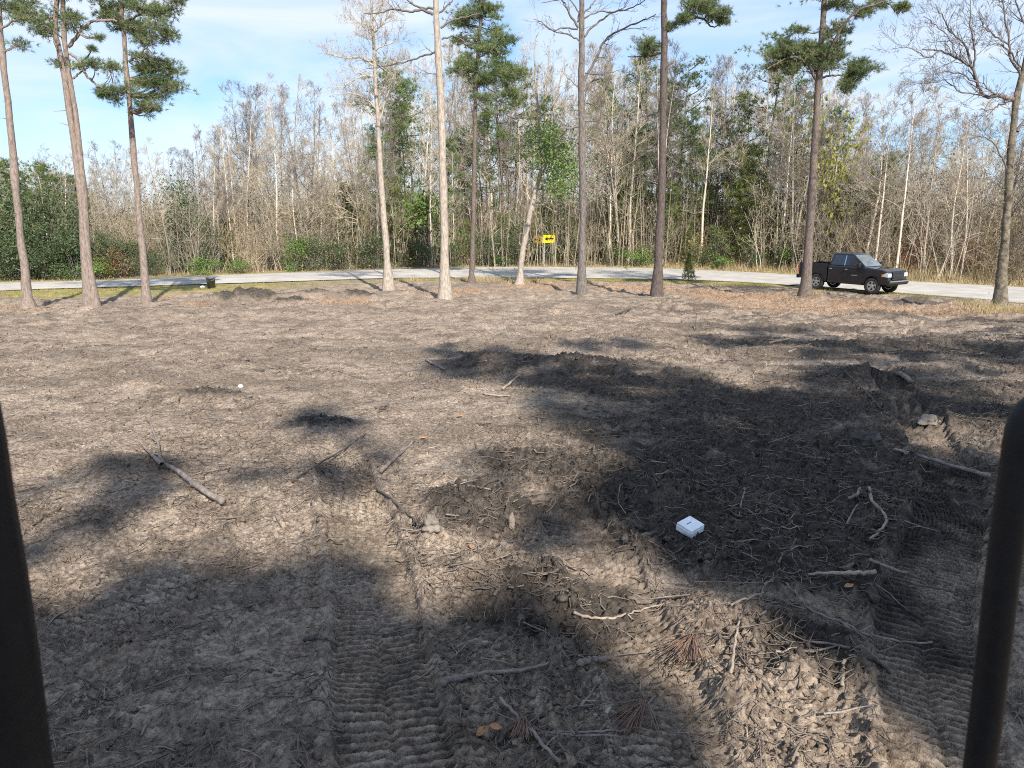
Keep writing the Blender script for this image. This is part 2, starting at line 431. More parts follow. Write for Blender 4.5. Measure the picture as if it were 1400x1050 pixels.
WET = [(G(px, py), rx, ry) for px, py, rx, ry in [(348, 411, 1.8, 2.0), (310, 413, 2.0, 1.3), (430, 409, 1.8, 1.5), (487, 408, 1.7, 1.6), (400, 415, 1.2, .9), (250, 412, 2.5, .8), (560, 402, 1.5, .8), (960, 402, 1.6, 1.2), (1290, 430, 3, 1.2), (1380, 440, 3, 1.4), (690, 490, 1.5, 1.0), (790, 500, 1.6, 1.0), (900, 540, 1.8, 1.2),
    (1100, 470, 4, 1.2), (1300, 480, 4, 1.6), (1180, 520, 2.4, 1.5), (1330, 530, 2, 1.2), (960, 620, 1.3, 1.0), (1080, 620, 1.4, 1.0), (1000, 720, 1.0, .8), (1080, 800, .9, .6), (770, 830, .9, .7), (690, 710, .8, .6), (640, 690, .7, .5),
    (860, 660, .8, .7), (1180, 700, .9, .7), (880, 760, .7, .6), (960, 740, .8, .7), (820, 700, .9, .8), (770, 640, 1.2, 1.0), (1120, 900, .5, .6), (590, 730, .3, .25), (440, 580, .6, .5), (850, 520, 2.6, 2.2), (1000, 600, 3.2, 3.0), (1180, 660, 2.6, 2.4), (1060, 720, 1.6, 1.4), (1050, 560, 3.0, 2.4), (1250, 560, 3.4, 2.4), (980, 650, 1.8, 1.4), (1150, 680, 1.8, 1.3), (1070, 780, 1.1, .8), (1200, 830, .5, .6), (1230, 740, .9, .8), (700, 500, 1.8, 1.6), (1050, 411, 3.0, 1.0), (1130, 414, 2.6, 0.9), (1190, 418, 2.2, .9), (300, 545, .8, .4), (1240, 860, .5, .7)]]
def soil_masks(x, y):
    st = np.zeros(x.shape)
    for c, r in STRAW:
        st = np.maximum(st, np.exp(-(((x - c.x) / r) ** 2 + ((y - c.y) / (r * 1.15)) ** 2) * 1.4))
    st = sstep(0.30, 0.75, st * (0.45 + 1.1 * fbm(x * 1.1, y * 1.1, 3, 4))) * 0.7
    wt = np.zeros(x.shape)
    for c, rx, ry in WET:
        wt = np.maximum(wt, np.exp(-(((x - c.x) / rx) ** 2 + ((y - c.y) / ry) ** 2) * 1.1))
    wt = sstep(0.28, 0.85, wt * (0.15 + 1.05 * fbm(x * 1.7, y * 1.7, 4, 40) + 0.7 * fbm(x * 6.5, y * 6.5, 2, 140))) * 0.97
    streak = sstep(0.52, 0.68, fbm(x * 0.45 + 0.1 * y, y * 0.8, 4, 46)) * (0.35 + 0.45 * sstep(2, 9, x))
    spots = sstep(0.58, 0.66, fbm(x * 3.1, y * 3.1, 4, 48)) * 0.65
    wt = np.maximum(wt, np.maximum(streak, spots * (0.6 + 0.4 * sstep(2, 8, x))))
    return wt, st

def churn(x, y):
    """1 where the soil was torn up, 0 where it was scraped smooth."""
    wt, st = soil_masks(x, y)
    return np.clip(0.55 * sstep(0.44, 0.62, fbm(x * 0.7, y * 0.7, 3, 8)) * (0.35 + 0.65 * sstep(-4, 1, x)) + 0.85 * wt, 0, 1)
TREE_FEET = []          # filled by the tree builders' list below, used for the straw colour
def terrain(x, y, fine=True):
    x = np.asarray(x, float); y = np.asarray(y, float)
    z = zbase(y)
    ne = road_near_y(x)
    rough = sstep(-1.2, -5.0, y - ne)                 # the worked soil dies out before the road
    verge = 1 - rough
    big = (fbm(x * 0.28, y * 0.28, 3, 3) - 0.5) * 0.26
    mid = (fbm(x * 1.1, y * 1.1, 3, 21) - 0.5) * (0.16 + 0.16 * sstep(16, 28, y))
    ridg = (1 - np.abs(2 * fbm(x * 0.55 + 0.2 * y, y * 1.3, 3, 31) - 1)) * 0.14 * sstep(12, 24, y)
    dz = (big + mid + ridg - 0.1 * sstep(12, 24, y)) * rough
    for c, rx, ry, h in MOUNDS:
        q = ((x - c.x) / rx) ** 2 + ((y - c.y) / ry) ** 2
        dz = dz + h * np.exp(-q * 1.6) * (0.65 + 0.7 * fbm(x * 2.6, y * 2.6, 2, 77)) * (0.3 + 0.7 * rough)
    tr_all = np.zeros(x.shape); rib = np.zeros(x.shape)
    for line, hw, st in TRACKS:
        near = (y < 22)
        if not np.any(near): continue
        d = np.full(x.shape, 9.0); s = np.zeros(x.shape); sd = np.zeros(x.shape)
        d[near], s[near], sd[near] = seg_dist(x[near], y[near], line)
        wob = (fbm(x * 3, y * 3, 2, 91) - 0.5) * 0.06
        tot = float(np.sum(np.hypot(np.diff(line[:, 0]), np.diff(line[:, 1]))))
        inside = sstep(hw + 0.015, hw - 0.02, d + wob * 0.6) * sstep(tot, tot - 1.6, s)
        keep = sstep(0.33, 0.52, fbm(x * 1.5, y * 1.5, 3, 57) + 0.10 * st + 0.10) * st * (0.75 + 0.5 * vnoise(x * 5, y * 5, 71))
        ph = (s + (fbm(x * 1.5, y * 1.5, 2, 61) - 0.5) * 0.02) / 0.070
        saw = np.abs((ph % 1.0) * 2 - 1)
        midgap = 1 - 0.5 * np.exp(-(d / 0.022) ** 2)
        rib = np.maximum(rib, inside * keep * midgap) if False else rib
        dz = dz - inside * st * 0.055 + inside * keep * midgap * (sstep(0.36, 0.58, saw) - 0.4) * 0.085
        berm = sstep(tot, tot - 1.6, s) * np.exp(-((d - hw - 0.05) / 0.05) ** 2) * 0.045 * st * (0.4 + 1.2 * vnoise(x * 4, y * 4, 44))
        dz = dz + berm
        tr_all = np.maximum(tr_all, inside * np.minimum(1, st * 1.3) * (0.5 + 0.5 * keep))
    if fine:
        dist = churn(x, y)
        w1 = np.clip(0.62 - worley(x * 7.5, y * 7.5, 3), 0, 1)
        w2 = np.clip(0.62 - worley(x * 18, y * 18, 9), 0, 1)
        w3 = np.clip(0.62 - worley(x * 3.1, y * 3.1, 19), 0, 1)
        w4 = np.clip(0.62 - worley(x * 31, y * 31, 29), 0, 1)
        amp = rough * (1 - 0.92 * tr_all)
        dz = dz + amp * (w1 * (0.016 + 0.036 * dist) + w2 * (0.018 + 0.050 * dist) + w4 * (0.012 + 0.026 * dist) + w3 * 0.09 * dist)
        rr = np.abs(fbm(x * 9 + 3 * vnoise(x * 2, y * 2, 2), y * 9, 2, 13) * 2 - 1)
        dz = dz + amp * (0.012 + 0.035 * dist) * (1 - sstep(0.0, 0.22, rr))
        dz = dz + rough * (vnoise(x * 40, y * 40, 6) - 0.5) * 0.014
    dz = dz + verge * (fbm(x * 0.8, y * 0.8, 3, 5) - 0.5) * 0.05
    return z + dz, tr_all, rough
GRID = {}
def terr(x, y):
    """terrain height and track mask read back from the built sheet."""
    x = np.asarray(x, float); y = np.asarray(y, float)
    ys, Z, T, cols = GRID['ys'], GRID['z'], GRID['t'], GRID['cols']
    r = np.interp(y, ys, np.arange(len(ys))); i = np.clip(r.astype(int), 0, len(ys) - 2); f = r - i
    c = np.clip((x / (y + 0.5) / 0.80 + 1) / 2 * (cols - 1), 0, cols - 1.001); j = c.astype(int); g = c - j
    def bil(A): return (A[i, j] * (1 - g) + A[i, j + 1] * g) * (1 - f) + (A[i + 1, j] * (1 - g) + A[i + 1, j + 1] * g) * f
    return bil(Z), bil(T)
def Hs(x, y):
    return float(terr(np.array([float(x)]), np.array([float(y)]))[0][0])
def GH(px, py):
    d = ray(px, py); ys = np.concatenate([np.linspace(2.4, 12, 900), np.linspace(12.02, 62, 1600)])
    xs = d.x / d.y * ys; zs = CAM_Z + d.z / d.y * ys
    k = int(np.argmax(zs <= terr(xs, ys)[0]))
    y = float(ys[k]); x = d.x / d.y * y
    return Vector((x, y, Hs(x, y)))

# soil material: dry sandy crust, dark wet spoil, rusty straw, verge turf, track prints
def soil_material():
    m = bpy.data.materials.new('worked_soil'); m.use_nodes = True
    t = m.node_tree; b = t.nodes['Principled BSDF']; b.inputs['Roughness'].default_value = 0.95; b.inputs['Specular IOR Level'].default_value = 0.15
    pos = t.nodes.new('ShaderNodeTexCoord').outputs['Object']
    def noise(sc, det=5, ro=0.6, dist=0.0):
        n = t.nodes.new('ShaderNodeTexNoise'); n.inputs['Scale'].default_value = sc; n.inputs['Detail'].default_value = det
        n.inputs['Roughness'].default_value = ro; n.inputs['Distortion'].default_value = dist
        t.links.new(pos, n.inputs['Vector']); return n.outputs['Fac']
    def ramp(f, a, ca, bb, cb):
        r = t.nodes.new('ShaderNodeValToRGB'); r.color_ramp.elements[0].position = a; r.color_ramp.elements[1].position = bb
        r.color_ramp.elements[0].color = (*ca, 1); r.color_ramp.elements[1].color = (*cb, 1)
        t.links.new(f, r.inputs['Fac']); return r.outputs['Color']
    def mixc(f, A, B, mode='MIX'):
        n = t.nodes.new('ShaderNodeMix'); n.data_type = 'RGBA'; n.blend_type = mode
        if isinstance(f, float): n.inputs['Factor'].default_value = f
        else: t.links.new(f, n.inputs['Factor'])
        t.links.new(A, n.inputs['A']); t.links.new(B, n.inputs['B']); return n.outputs['Result']
    def att(nm):
        a = t.nodes.new('ShaderNodeAttribute'); a.attribute_name = nm; return a.outputs['Fac']
    dry = ramp(noise(1.6, 6, 0.65), 0.33, (0.262, 0.207, 0.160), 0.68, (0.43, 0.355, 0.283))
    fine = ramp(noise(24, 6, 0.75, 0.15), 0.38, (0.42, 0.40, 0.39), 0.58, (1.08, 1.07, 1.06))
    c = mixc(1.0, dry, fine, 'MULTIPLY')
    squig = ramp(noise(7, 6, 0.75, 0.5), 0.36, (0.55, 0.53, 0.52), 0.56, (1.08, 1.07, 1.06))
    c = mixc(0.8, c, squig, 'MULTIPLY')
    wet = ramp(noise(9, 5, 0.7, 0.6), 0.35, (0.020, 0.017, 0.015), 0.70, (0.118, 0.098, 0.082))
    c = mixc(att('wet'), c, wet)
    straw = ramp(noise(5, 6, 0.75, 0.3), 0.38, (0.17, 0.105, 0.07), 0.62, (0.40, 0.285, 0.19))
    c = mixc(att('straw'), c, straw)
    turf = ramp(noise(2.5, 6, 0.7), 0.36, (0.16, 0.15, 0.05), 0.62, (0.33, 0.27, 0.12))
    c = mixc(att('turf'), c, turf)
    litter = ramp(noise(3.0, 6, 0.7), 0.36, (0.10, 0.075, 0.05), 0.62, (0.22, 0.17, 0.11))
    c = mixc(att('litter'), c, litter)
    t.links.new(c, b.inputs['Base Color'])
    bp = t.nodes.new('ShaderNodeBump'); bp.inputs['Strength'].default_value = 0.9; bp.inputs['Distance'].default_value = 0.03
    mth = t.nodes.new('ShaderNodeMath'); mth.operation = 'ADD'
    vo = t.nodes.new('ShaderNodeTexVoronoi'); vo.inputs['Scale'].default_value = 30; vo.feature = 'SMOOTH_F1'
    t.links.new(pos, vo.inputs['Vector'])
    inv = t.nodes.new('ShaderNodeMath'); inv.operation = 'MULTIPLY_ADD'; inv.inputs[1].default_value = -0.9; inv.inputs[2].default_value = 1.0
    t.links.new(vo.outputs['Distance'], inv.inputs[0])
    t.links.new(inv.outputs[0], mth.inputs[0]); t.links.new(noise(55, 5, 0.7), mth.inputs[1])
    t.links.new(mth.outputs[0], bp.inputs['Height']); t.links.new(bp.outputs['Normal'], b.inputs['Normal'])
    return m
SOIL = soil_material()
def build_earth():
    cols = 800
    py = np.concatenate([np.linspace(1110, 470, 560), np.linspace(469, 384, 150)])
    ys = np.array([G(700, p).y for p in py])
    ys = np.concatenate([ys, np.linspace(ys[-1] + 0.7, 66, 34)])
    a = np.linspace(-1.0, 1.0, cols) * 0.80
    X = a[None, :] * (ys[:, None] + 0.5); Y = np.repeat(ys[:, None], cols, 1)
    z, tr, rough = terrain(X.ravel(), Y.ravel())
    x, y = X.ravel(), Y.ravel()
    ne = road_near_y(x); fe = road_far_y(x)
    on = sstep(-0.6, -0.1, y - ne) * sstep(0.6, 0.1, y - fe)
    z = z * (1 - on) + (zbase(y) - 0.05) * on             # a flat bed under the road
    GRID.update(ys=ys, z=z.reshape(X.shape), t=tr.reshape(X.shape), cols=cols)
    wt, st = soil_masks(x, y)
    edge = y - ne + (fbm(x * 0.7, y * 0.7, 3, 66) - 0.5) * 3.0
    turf = sstep(-3.6, -2.2, edge) * (1 - 0.0 * x)
    left = sstep(-6, -14, x)                              # the left verge is wider
    turf = np.maximum(turf, left * sstep(-7.0, -5.2, edge))
    bare = np.exp(-(((x + 10.0) / 5.0) ** 2))             # the torn entrance at the left of the road
    turf = turf * (1 - 0.75 * bare)
    lit = sstep(1.2, 3.0, y - fe)
    st = st * (1 - lit)
    n = len(ys)
    i = np.arange(n - 1)[:, None] * cols + np.arange(cols - 1)[None, :]
    F = np.stack([i, i + 1, i + 1 + cols, i + cols], -1).reshape(-1, 4)
    V = np.stack([x, y, z], 1)
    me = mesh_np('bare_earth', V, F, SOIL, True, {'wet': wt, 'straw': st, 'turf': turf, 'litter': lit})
    tag(link('bare_earth', me), kind='structure')
build_earth()
def build_ground():
    xs = np.concatenate([np.linspace(-900, -90, 12), np.linspace(-80, 80, 41), np.linspace(90, 900, 12)])
    ys = np.concatenate([np.linspace(-500, -20, 10), np.linspace(-15, 120, 46), np.linspace(140, 1500, 16)])
    X, Y = np.meshgrid(xs, ys)
    x, y = X.ravel(), Y.ravel()
    z = zbase(y) - 0.32 + 0.27 * sstep(64, 68, y) + (fbm(x * .1, y * .1, 2, 3) - .5) * 0.2 * sstep(70, 90, y)
    n, c = X.shape
    i = np.arange(n - 1)[:, None] * c + np.arange(c - 1)[None, :]
    F = np.stack([i, i + 1, i + 1 + c, i + c], -1).reshape(-1, 4)
    lit = sstep(50, 60, y)
    me = mesh_np('ground', np.stack([x, y, z], 1), F, SOIL, True, {'wet': x * 0, 'straw': x * 0, 'turf': x * 0, 'litter': lit})
    tag(link('ground', me), kind='structure')
build_ground()

# road: pale worn asphalt, slightly crowned
def build_road():
    m = mat('worn_asphalt', (0.30, 0.282, 0.258), 0.95, col2=(0.40, 0.378, 0.345), scale=0.7, bump=0.25, bscale=40, spec=0.2)
    n, c = len(near_w), 9
    V, F = [], []
    for i in range(n):
        for j in range(c):
            f = j / (c - 1)
            p = near_w[i] * (1 - f) + far_w[i] * f
            V.append((p[0], p[1], float(zbase(p[1])) + 0.01 + 0.07 * 4 * f * (1 - f)))
    for i in range(n - 1):
        for j in range(c - 1):
            k = i * c + j
            F.append((k, k + c, k + c + 1, k + 1))
    me = bpy.data.meshes.new('road'); me.from_pydata(V, [], F); me.materials.append(m)
    for p in me.polygons: p.use_smooth = True
    tag(link('road', me), kind='structure')
build_road()

# ------------------------------------------------------------------ trees close to the clearing (drawn stem by stem)
def grow(tb, p, d, ln, r, depth, rng, nsub=5, k=5, lift=0.12, wob=0.16, ratio=0.55, rmin=0.005):
    pts = [np.array(p, float)]; dd = unit(np.array(d, float)); rad = [r]
    for i in range(1, k):
        dd = unit(dd + rng.normal(size=3) * wob + np.array([0, 0, lift]))
        pts.append(pts[-1] + dd * ln / (k - 1)); rad.append(max(rmin, r * (1 - 0.8 * i / (k - 1))))
    tb.add(pts, rad, 3 if r < 0.03 else 5)
    if depth > 0:
        for i in range(nsub):
            f = rng.uniform(0.25, 0.98); j = min(int(f * (k - 1)), k - 2); g = f * (k - 1) - j
            q = pts[j] * (1 - g) + pts[j + 1] * g
            ax = unit(pts[j + 1] - pts[j])
            side = unit(np.cross(ax, rng.normal(size=3)))
            a = rng.uniform(0.5, 1.0)
            grow(tb, q, ax * cos(a) + side * sin(a), ln * ratio * rng.uniform(0.6, 1.15) * (1.15 - 0.5 * f), max(rmin, r * 0.5 * (1.1 - 0.5 * f)), depth - 1, rng, max(2, nsub - 1), max(3, k - 1), lift, wob, ratio, rmin)
def clump_tufts(c, r, rng, n=None, flat=0.55):
    n = n or int(13 + 32 * r)
    d = unit(rng.normal(size=(n, 3)))
    rr = r * rng.uniform(0.05, 1.0, (n, 1)) ** 0.6 * np.where(rng.uniform(size=(n, 1)) < 0.18, 1.7, 1.1)
    a = rng.uniform(0, pi); ax = np.array([cos(a), sin(a), rng.normal() * 0.2])
    off = d * rr * np.array([1, 1, flat]); off = off + (off @ ax)[:, None] * ax * 0.7
    cent = np.array(tuple(c)) + off
    return cent, unit(d + np.array([0, 0, 0.6]))

def drawn_tree(name, label, cat, Y, stems, bark, boughs=(), clumps=(), twigs=None, needle='needle', group=None, seed=1, top=None, leaf=None, blade=(0.19, 0.017, 13)):
    """stems / boughs: ([(px,py)...], width_px0, width_px1); clumps: (px,py,r_px)."""
    rng = np.random.default_rng(seed)
    foot = stems[0][0][0]
    b = P(foot[0], foot[1], Y); b.z = Hs(b.x, b.y) - 0.05
    root = empty(name, b)
    tag(root, label, cat, group)
    s = Y / FPX
    tb = Tubes(); nodes = []
    for pts, w0, w1 in stems:
        w3 = [P(q[0], q[1], Y) for q in pts]
        if abs(pts[0][1] - foot[1]) < 30: w3[0].z = min(w3[0].z, b.z)
        ln = smooth_line(w3, 26)
        f = np.linspace(0, 1, 26)
        rad = (w0 * (1 - f) + w1 * f) * s * 0.45
        if abs(pts[0][1] - foot[1]) < 30: rad = rad * (1 + 0.95 * np.exp(-f * 26 * 0.8))
        rad = rad * (1 + 0.07 * rng.normal(size=26))
        ln[:, :2] += rng.normal(size=(26, 2)) * 0.012
        tb.add(ln, rad, 12)
        nodes += [(q, rr) for q, rr in zip(ln, rad)]
    for q, rr_ in nodes[3:]:
        if rng.uniform() < 0.30:
            a = rng.uniform(0, 2 * pi); u = np.array([cos(a), sin(a), rng.uniform(-0.2, 0.5)])
            tb.add([q, q + u * (rr_ + rng.uniform(0.04, 0.14)), q + u * (rr_ + rng.uniform(0.15, 0.5)) + rng.normal(size=3) * 0.04], [0.022, 0.014, 0.006], 5)
    tb.build('trunk', M[bark], root, b)
    NP = np.array([q for q, _ in nodes]); NR = np.array([rr for _, rr in nodes])
    tb = Tubes(); any_b = False; bn = []
    for pts, w0, w1 in boughs:
        k = len(pts); off = rng.uniform(-0.35, 0.35) * math.hypot(pts[-1][0] - pts[0][0], pts[-1][1] - pts[0][1]) * s
        w3 = [P(q[0], q[1], Y + off * i / (k - 1)) for i, q in enumerate(pts)]
        n = 5 * (k - 1) + 1
        ln = smooth_line(w3, n); ln[1:] += rng.normal(size=(n - 1, 3)) * 0.02
        rad = np.linspace(w0, w1, n) * s / 2
        tb.add(ln, rad, 6); any_b = True; bn.append((ln, rad))
        if twigs:
            tot = np.linalg.norm(ln[-1] - ln[0])
            for i in range(int(twigs['n'] * (1 + tot))):
                f = rng.uniform(0.15, 1.0); j = min(int(f * (n - 1)), n - 2)
                ax = unit(ln[j + 1] - ln[j]); sd = unit(np.cross(ax, rng.normal(size=3)))
                a = rng.uniform(0.4, 1.0)
                grow(tb, ln[j], ax * cos(a) + sd * sin(a), twigs['len'] * rng.uniform(0.5, 1.2), max(0.007, rad[j] * 0.5), twigs.get('depth', 2), rng, twigs.get('sub', 4), 5)
    if twigs and twigs.get('stem'):
        for i in range(twigs['stem']):
            j = rng.integers(int(len(NP) * twigs.get('from', 0.4)), len(NP) - 1)
            a = rng.uniform(0, 2 * pi)
            grow(tb, NP[j], (cos(a), sin(a), rng.uniform(0.1, 0.9)), twigs['len'] * rng.uniform(0.6, 1.6), max(0.008, NR[j] * 0.22), twigs.get('depth', 2), rng, twigs.get('sub', 4), 5)
            any_b = True
    cents, dirs = [], []
    for px, py, r in clumps:
        for rep in range(2):
            dy = rng.normal() * r * s * (0.5 if rep == 0 else 1.6)
            c = P(px + rng.normal() * r * 0.15, py + rng.normal() * r * 0.15, Y + dy)
            c0 = np.array(tuple(c))
            cc, dd = clump_tufts(c, r * s * 1.12, rng)
            cents.append(cc); dirs.append(dd)
            # a limb from the nearest wood to the clump, with spurs
            cand = [NP] + [l for l, _ in bn]; rads = [NR] + [q for _, q in bn]
            allp = np.concatenate(cand); allr = np.concatenate(rads)
            dist = np.linalg.norm((allp - c0) * np.array([1, 1, 1.0]), axis=1) + 0.5 * np.maximum(0, allp[:, 2] - c0[2])
            j = int(np.argmin(dist)); q = allp[j]
            midp = (q + c0) / 2 + np.array([0, 0, -0.08 * np.linalg.norm(c0 - q)]) + rng.normal(size=3) * 0.05
            tb.add(smooth_line([q, midp, c0], 6), np.linspace(max(0.012, min(0.04, allr[j] * 0.6)), 0.008, 6), 4)
            for g in rng.choice(len(cc), min(9, len(cc)), replace=False):
                tb.add([c0 + (q - c0) * 0.25 * rng.uniform(), (c0 + cc[g]) / 2 + rng.normal(size=3) * 0.03, cc[g]], [0.010, 0.007, 0.005], 3)
            any_b = True
    if any_b: tb.build('crown' if not clumps else 'bough', M[bark if not twigs else twigs.get('mat', bark)], root, b)
    if clumps:
        V, F = tufts(np.concatenate(cents), np.concatenate(dirs), blade[2], blade[0], blade[1], rng, 0.75)
        link('foliage', mesh_np('foliage', V - np.array(tuple(b)), F, M[needle]), root)
    if leaf:
        lc = []
        for px, py, r, n in leaf['clumps']:
            c = np.array(tuple(P(px, py, Y + rng.normal() * 0.3)))
            lc.append(c + rng.normal(size=(n, 3)) * r * s * 0.5)
        V, F = leaf_cards(np.concatenate(lc), leaf['size'], rng)
        link('ivy', mesh_np('ivy', V - np.array(tuple(b)), F, M[leaf['mat']]), root)
    return root

def scatter_clumps(spec, seed):
    """(cx, cy, rx, ry, n, r) -> a spread of clumps inside an ellipse."""
    rng = random.Random(seed); out = []
    for cx, cy, rx, ry, n, r in spec:
        for _ in range(n):
            a = rng.uniform(0, 2 * pi); q = rng.random() ** 0.5
            out.append((cx + rx * q * cos(a), cy + ry * q * sin(a), r * rng.uniform(0.7, 1.25)))
    return out
EDGE = 'tall trees left standing along the edge of the clearing'
drawn_tree('pine_tree', 'leaning slender pine at the far left edge of the clearing, nearest the picture edge', 'pine', 32.0,
    [([(38, 417), (34, 370), (27, 310), (19, 230), (12, 150), (4, 80), (-3, 0), (-10, -80), (-14, -150)], 12, 6)], 'bark_pink',
    boughs=[([(0, 40), (20, 28), (45, 22)], 3, 1.5)],
    clumps=scatter_clumps([(22, 55, 6, 8, 1, 9), (25, 18, 18, 10, 3, 10), (-20, -20, 60, 40, 7, 15), (0, -100, 60, 50, 5, 15)], 1), group=EDGE, seed=3)
drawn_tree('pine_tree', 'twin-stemmed pinkish pine at the left, two trunks joined and parted again', 'pine', 33.0,
    [([(122, 414), (116, 340), (109, 255), (100, 185), (92, 130), (85, 85), (78, 58), (75, 35), (78, 0), (84, -80), (88, -150)], 11, 5.5),
     ([(130, 410), (120, 345), (114, 255), (108, 200), (102, 150), (95, 108), (90, 70), (87, 30), (86, 0), (92, -80), (90, -150)], 9, 5)], 'bark_pink',
    boughs=[([(93, 64), (108, 45), (122, 31), (140, 27), (160, 29)], 5, 2.2), ([(95, 73), (108, 84), (120, 105), (135, 117), (155, 127), (168, 130)], 4, 1.8), ([(99, 107), (108, 101), (117, 95)], 3.2, 1.5),
            ([(73, 25), (55, 20), (35, 17), (10, 12)], 4, 2)],
    clumps=scatter_clumps([(136, 92, 22, 8, 4, 9), (155, 122, 17, 10, 5, 9), (162, 138, 5, 4, 1, 7), (142, 128, 5, 5, 1, 6), (78, 88, 8, 5, 2, 7), (103, 92, 4, 5, 1, 5), (60, 28, 14, 10, 4, 10), (40, 8, 22, 8, 4, 10), (62, 46, 6, 4, 1, 7), (105, 25, 12, 14, 4, 9),
        (125, 62, 2, 12, 1, 3), (133, 52, 5, 4, 1, 4), (70, -40, 60, 34, 8, 15), (110, -100, 60, 45, 5, 15)], 2), group=EDGE, seed=4)
drawn_tree('pine_tree', 'slender pine with needle crown at its top right, right of the twin-stemmed pine', 'pine', 34.5,
    [([(200, 405), (196, 350), (190, 290), (184, 220), (178, 150), (172, 90), (168, 40), (166, 0), (168, -80), (170, -140)], 10, 4.5)], 'bark_pink',
    boughs=[([(176, 84), (190, 76), (203, 62)], 3, 1.3), ([(168, 28), (150, 28), (135, 27), (122, 33)], 3.5, 1.5), ([(170, 30), (190, 20), (205, 6), (215, -4)], 3, 1.5), ([(172, 45), (200, 28), (232, 16)], 2.4, 1.2)],
    clumps=scatter_clumps([(196, 84, 16, 12, 6, 9), (222, 96, 24, 12, 8, 9), (236, 120, 12, 7, 4, 8), (200, 118, 16, 12, 6, 9), (200, 145, 13, 10, 5, 9), (215, 132, 10, 6, 2, 8), (205, 38, 26, 12, 8, 10), (235, 48, 14, 7, 3, 8), (195, 55, 14, 8, 3, 8),
        (216, 12, 24, 9, 6, 9), (150, 12, 22, 12, 6, 9), (185, 5, 14, 8, 4, 9), (160, 38, 6, 8, 2, 6), (240, 4, 8, 6, 2, 7), (180, -50, 60, 36, 8, 15), (175, -110, 40, 30, 4, 15)], 3), group=EDGE, seed=5)
drawn_tree('bare_tree', 'slender pale leafless tree with fine crown, left of the thick pale trunk', 'tree', 41.0,
    [([(531, 389), (528, 340), (524, 290), (520, 230), (517, 170), (514, 120), (512, 75), (509, 35), (508, 0), (506, -50)], 10, 2.2)], 'bark_pale',
    boughs=[([(513, 90), (495, 80), (470, 80), (445, 72)], 2.6, 0.7), ([(514, 105), (495, 104), (475, 115), (460, 120)], 2.3, 0.7), ([(515, 150), (500, 135), (480, 128), (455, 130)], 2.2, 0.7), ([(516, 165), (495, 148), (472, 138)], 2, 0.7),
            ([(513, 100), (525, 90), (545, 85), (558, 76)], 2, 0.7), ([(511, 45), (525, 30), (540, 10)], 2.2, 0.8), ([(510, 50), (495, 35), (480, 20)], 2, 0.7), ([(509, 30), (520, 10), (528, -15)], 2, 0.8), ([(512, 70), (525, 62), (545, 55)], 2, 0.7), ([(517, 170), (530, 130), (540, 95)], 2, 0.7)],
    twigs=dict(n=6.5, len=1.05, depth=2, sub=5, mat='twig', stem=34, **{'from': 0.5}), group=EDGE, seed=6)
drawn_tree('bare_tree', 'thick straight pale trunk with flared base and bare branches high up', 'tree', 37.5,
    [([(609, 394), (608, 350), (607, 290), (605, 220), (603, 150), (600, 90), (597, 40), (596, 0), (595, -60), (592, -120)], 13, 7)], 'bark_pale',
    boughs=[([(592, 20), (578, 14), (560, 16), (538, 13), (520, 17), (498, 18)], 4, 1.2), ([(592, 12), (570, 9), (552, -5), (545, -20)], 3.2, 1), ([(599, 70), (585, 74), (565, 82), (530, 90), (500, 94)], 3, 0.8),
            ([(603, 38), (618, 28), (640, 22), (660, 17)], 3, 1), ([(604, 54), (622, 50), (640, 60), (655, 58)], 2.6, .9), ([(598, 20), (612, 8), (625, -8)], 3, 1.2), ([(604, 102), (585, 100), (572, 92)], 1.6, .6), ([(596, -40), (560, -70), (520, -80)], 4, 1.2), ([(595, -50), (640, -80), (670, -95)], 4, 1.2)],
    twigs=dict(n=1.6, len=0.9, depth=2, sub=3, mat='twig_dark'), group=EDGE, seed=7)
drawn_tree('bare_tree', 'grey straight tree with spreading bare limbs, right of the yellow arrow signs', 'tree', 40.0,
    [([(796, 387), (796, 340), (797, 280), (796, 210), (795, 140), (795, 80), (795, 30), (795, 0), (796, -60), (796, -110)], 11.5, 6)], 'bark_grey',
    boughs=[([(800, 125), (808, 112), (822, 108), (833, 120)], 3.4, 1), ([(799, 110), (815, 80), (828, 55), (850, 40), (880, 28), (897, 20)], 4, 1.2), ([(799, 50), (815, 32), (840, 17), (865, 10), (888, -3)], 3.4, 1), ([(799, 25), (815, 17), (840, 16), (850, 12)], 2.4, .8), ([(798, 18), (808, 8), (818, -4)], 2.6, 1),
            ([(791, 38), (780, 20), (772, 5), (760, -10)], 3.4, 1.2), ([(790, 40), (770, 38), (755, 42), (735, 30)], 2.4, .7), ([(791, 55), (775, 46), (760, 44), (740, 30), (730, 26)], 2.4, .8), ([(790, 30), (790, 15), (775, -2), (740, 5)], 2.4, .8),
            ([(792, 172), (775, 175), (765, 165), (755, 162)], 3, .9), ([(775, 173), (772, 190), (760, 200)], 2, .8), ([(799, 165), (815, 165), (830, 155)], 2, .7), ([(799, 140), (815, 145), (830, 158), (850, 155)], 2, .7), ([(799, 185), (810, 190), (820, 200)], 1.8, .6), ([(792, 120), (780, 110), (770, 100)], 1.6, .6), ([(800, 100), (820, 102), (850, 95)], 1.8, .6), ([(828, 55), (840, 45), (858, 40), (885, 38)], 1.6, .6)],
    twigs=dict(n=1.8, len=0.8, depth=2, sub=3, mat='twig_dark'), group=EDGE, seed=8)
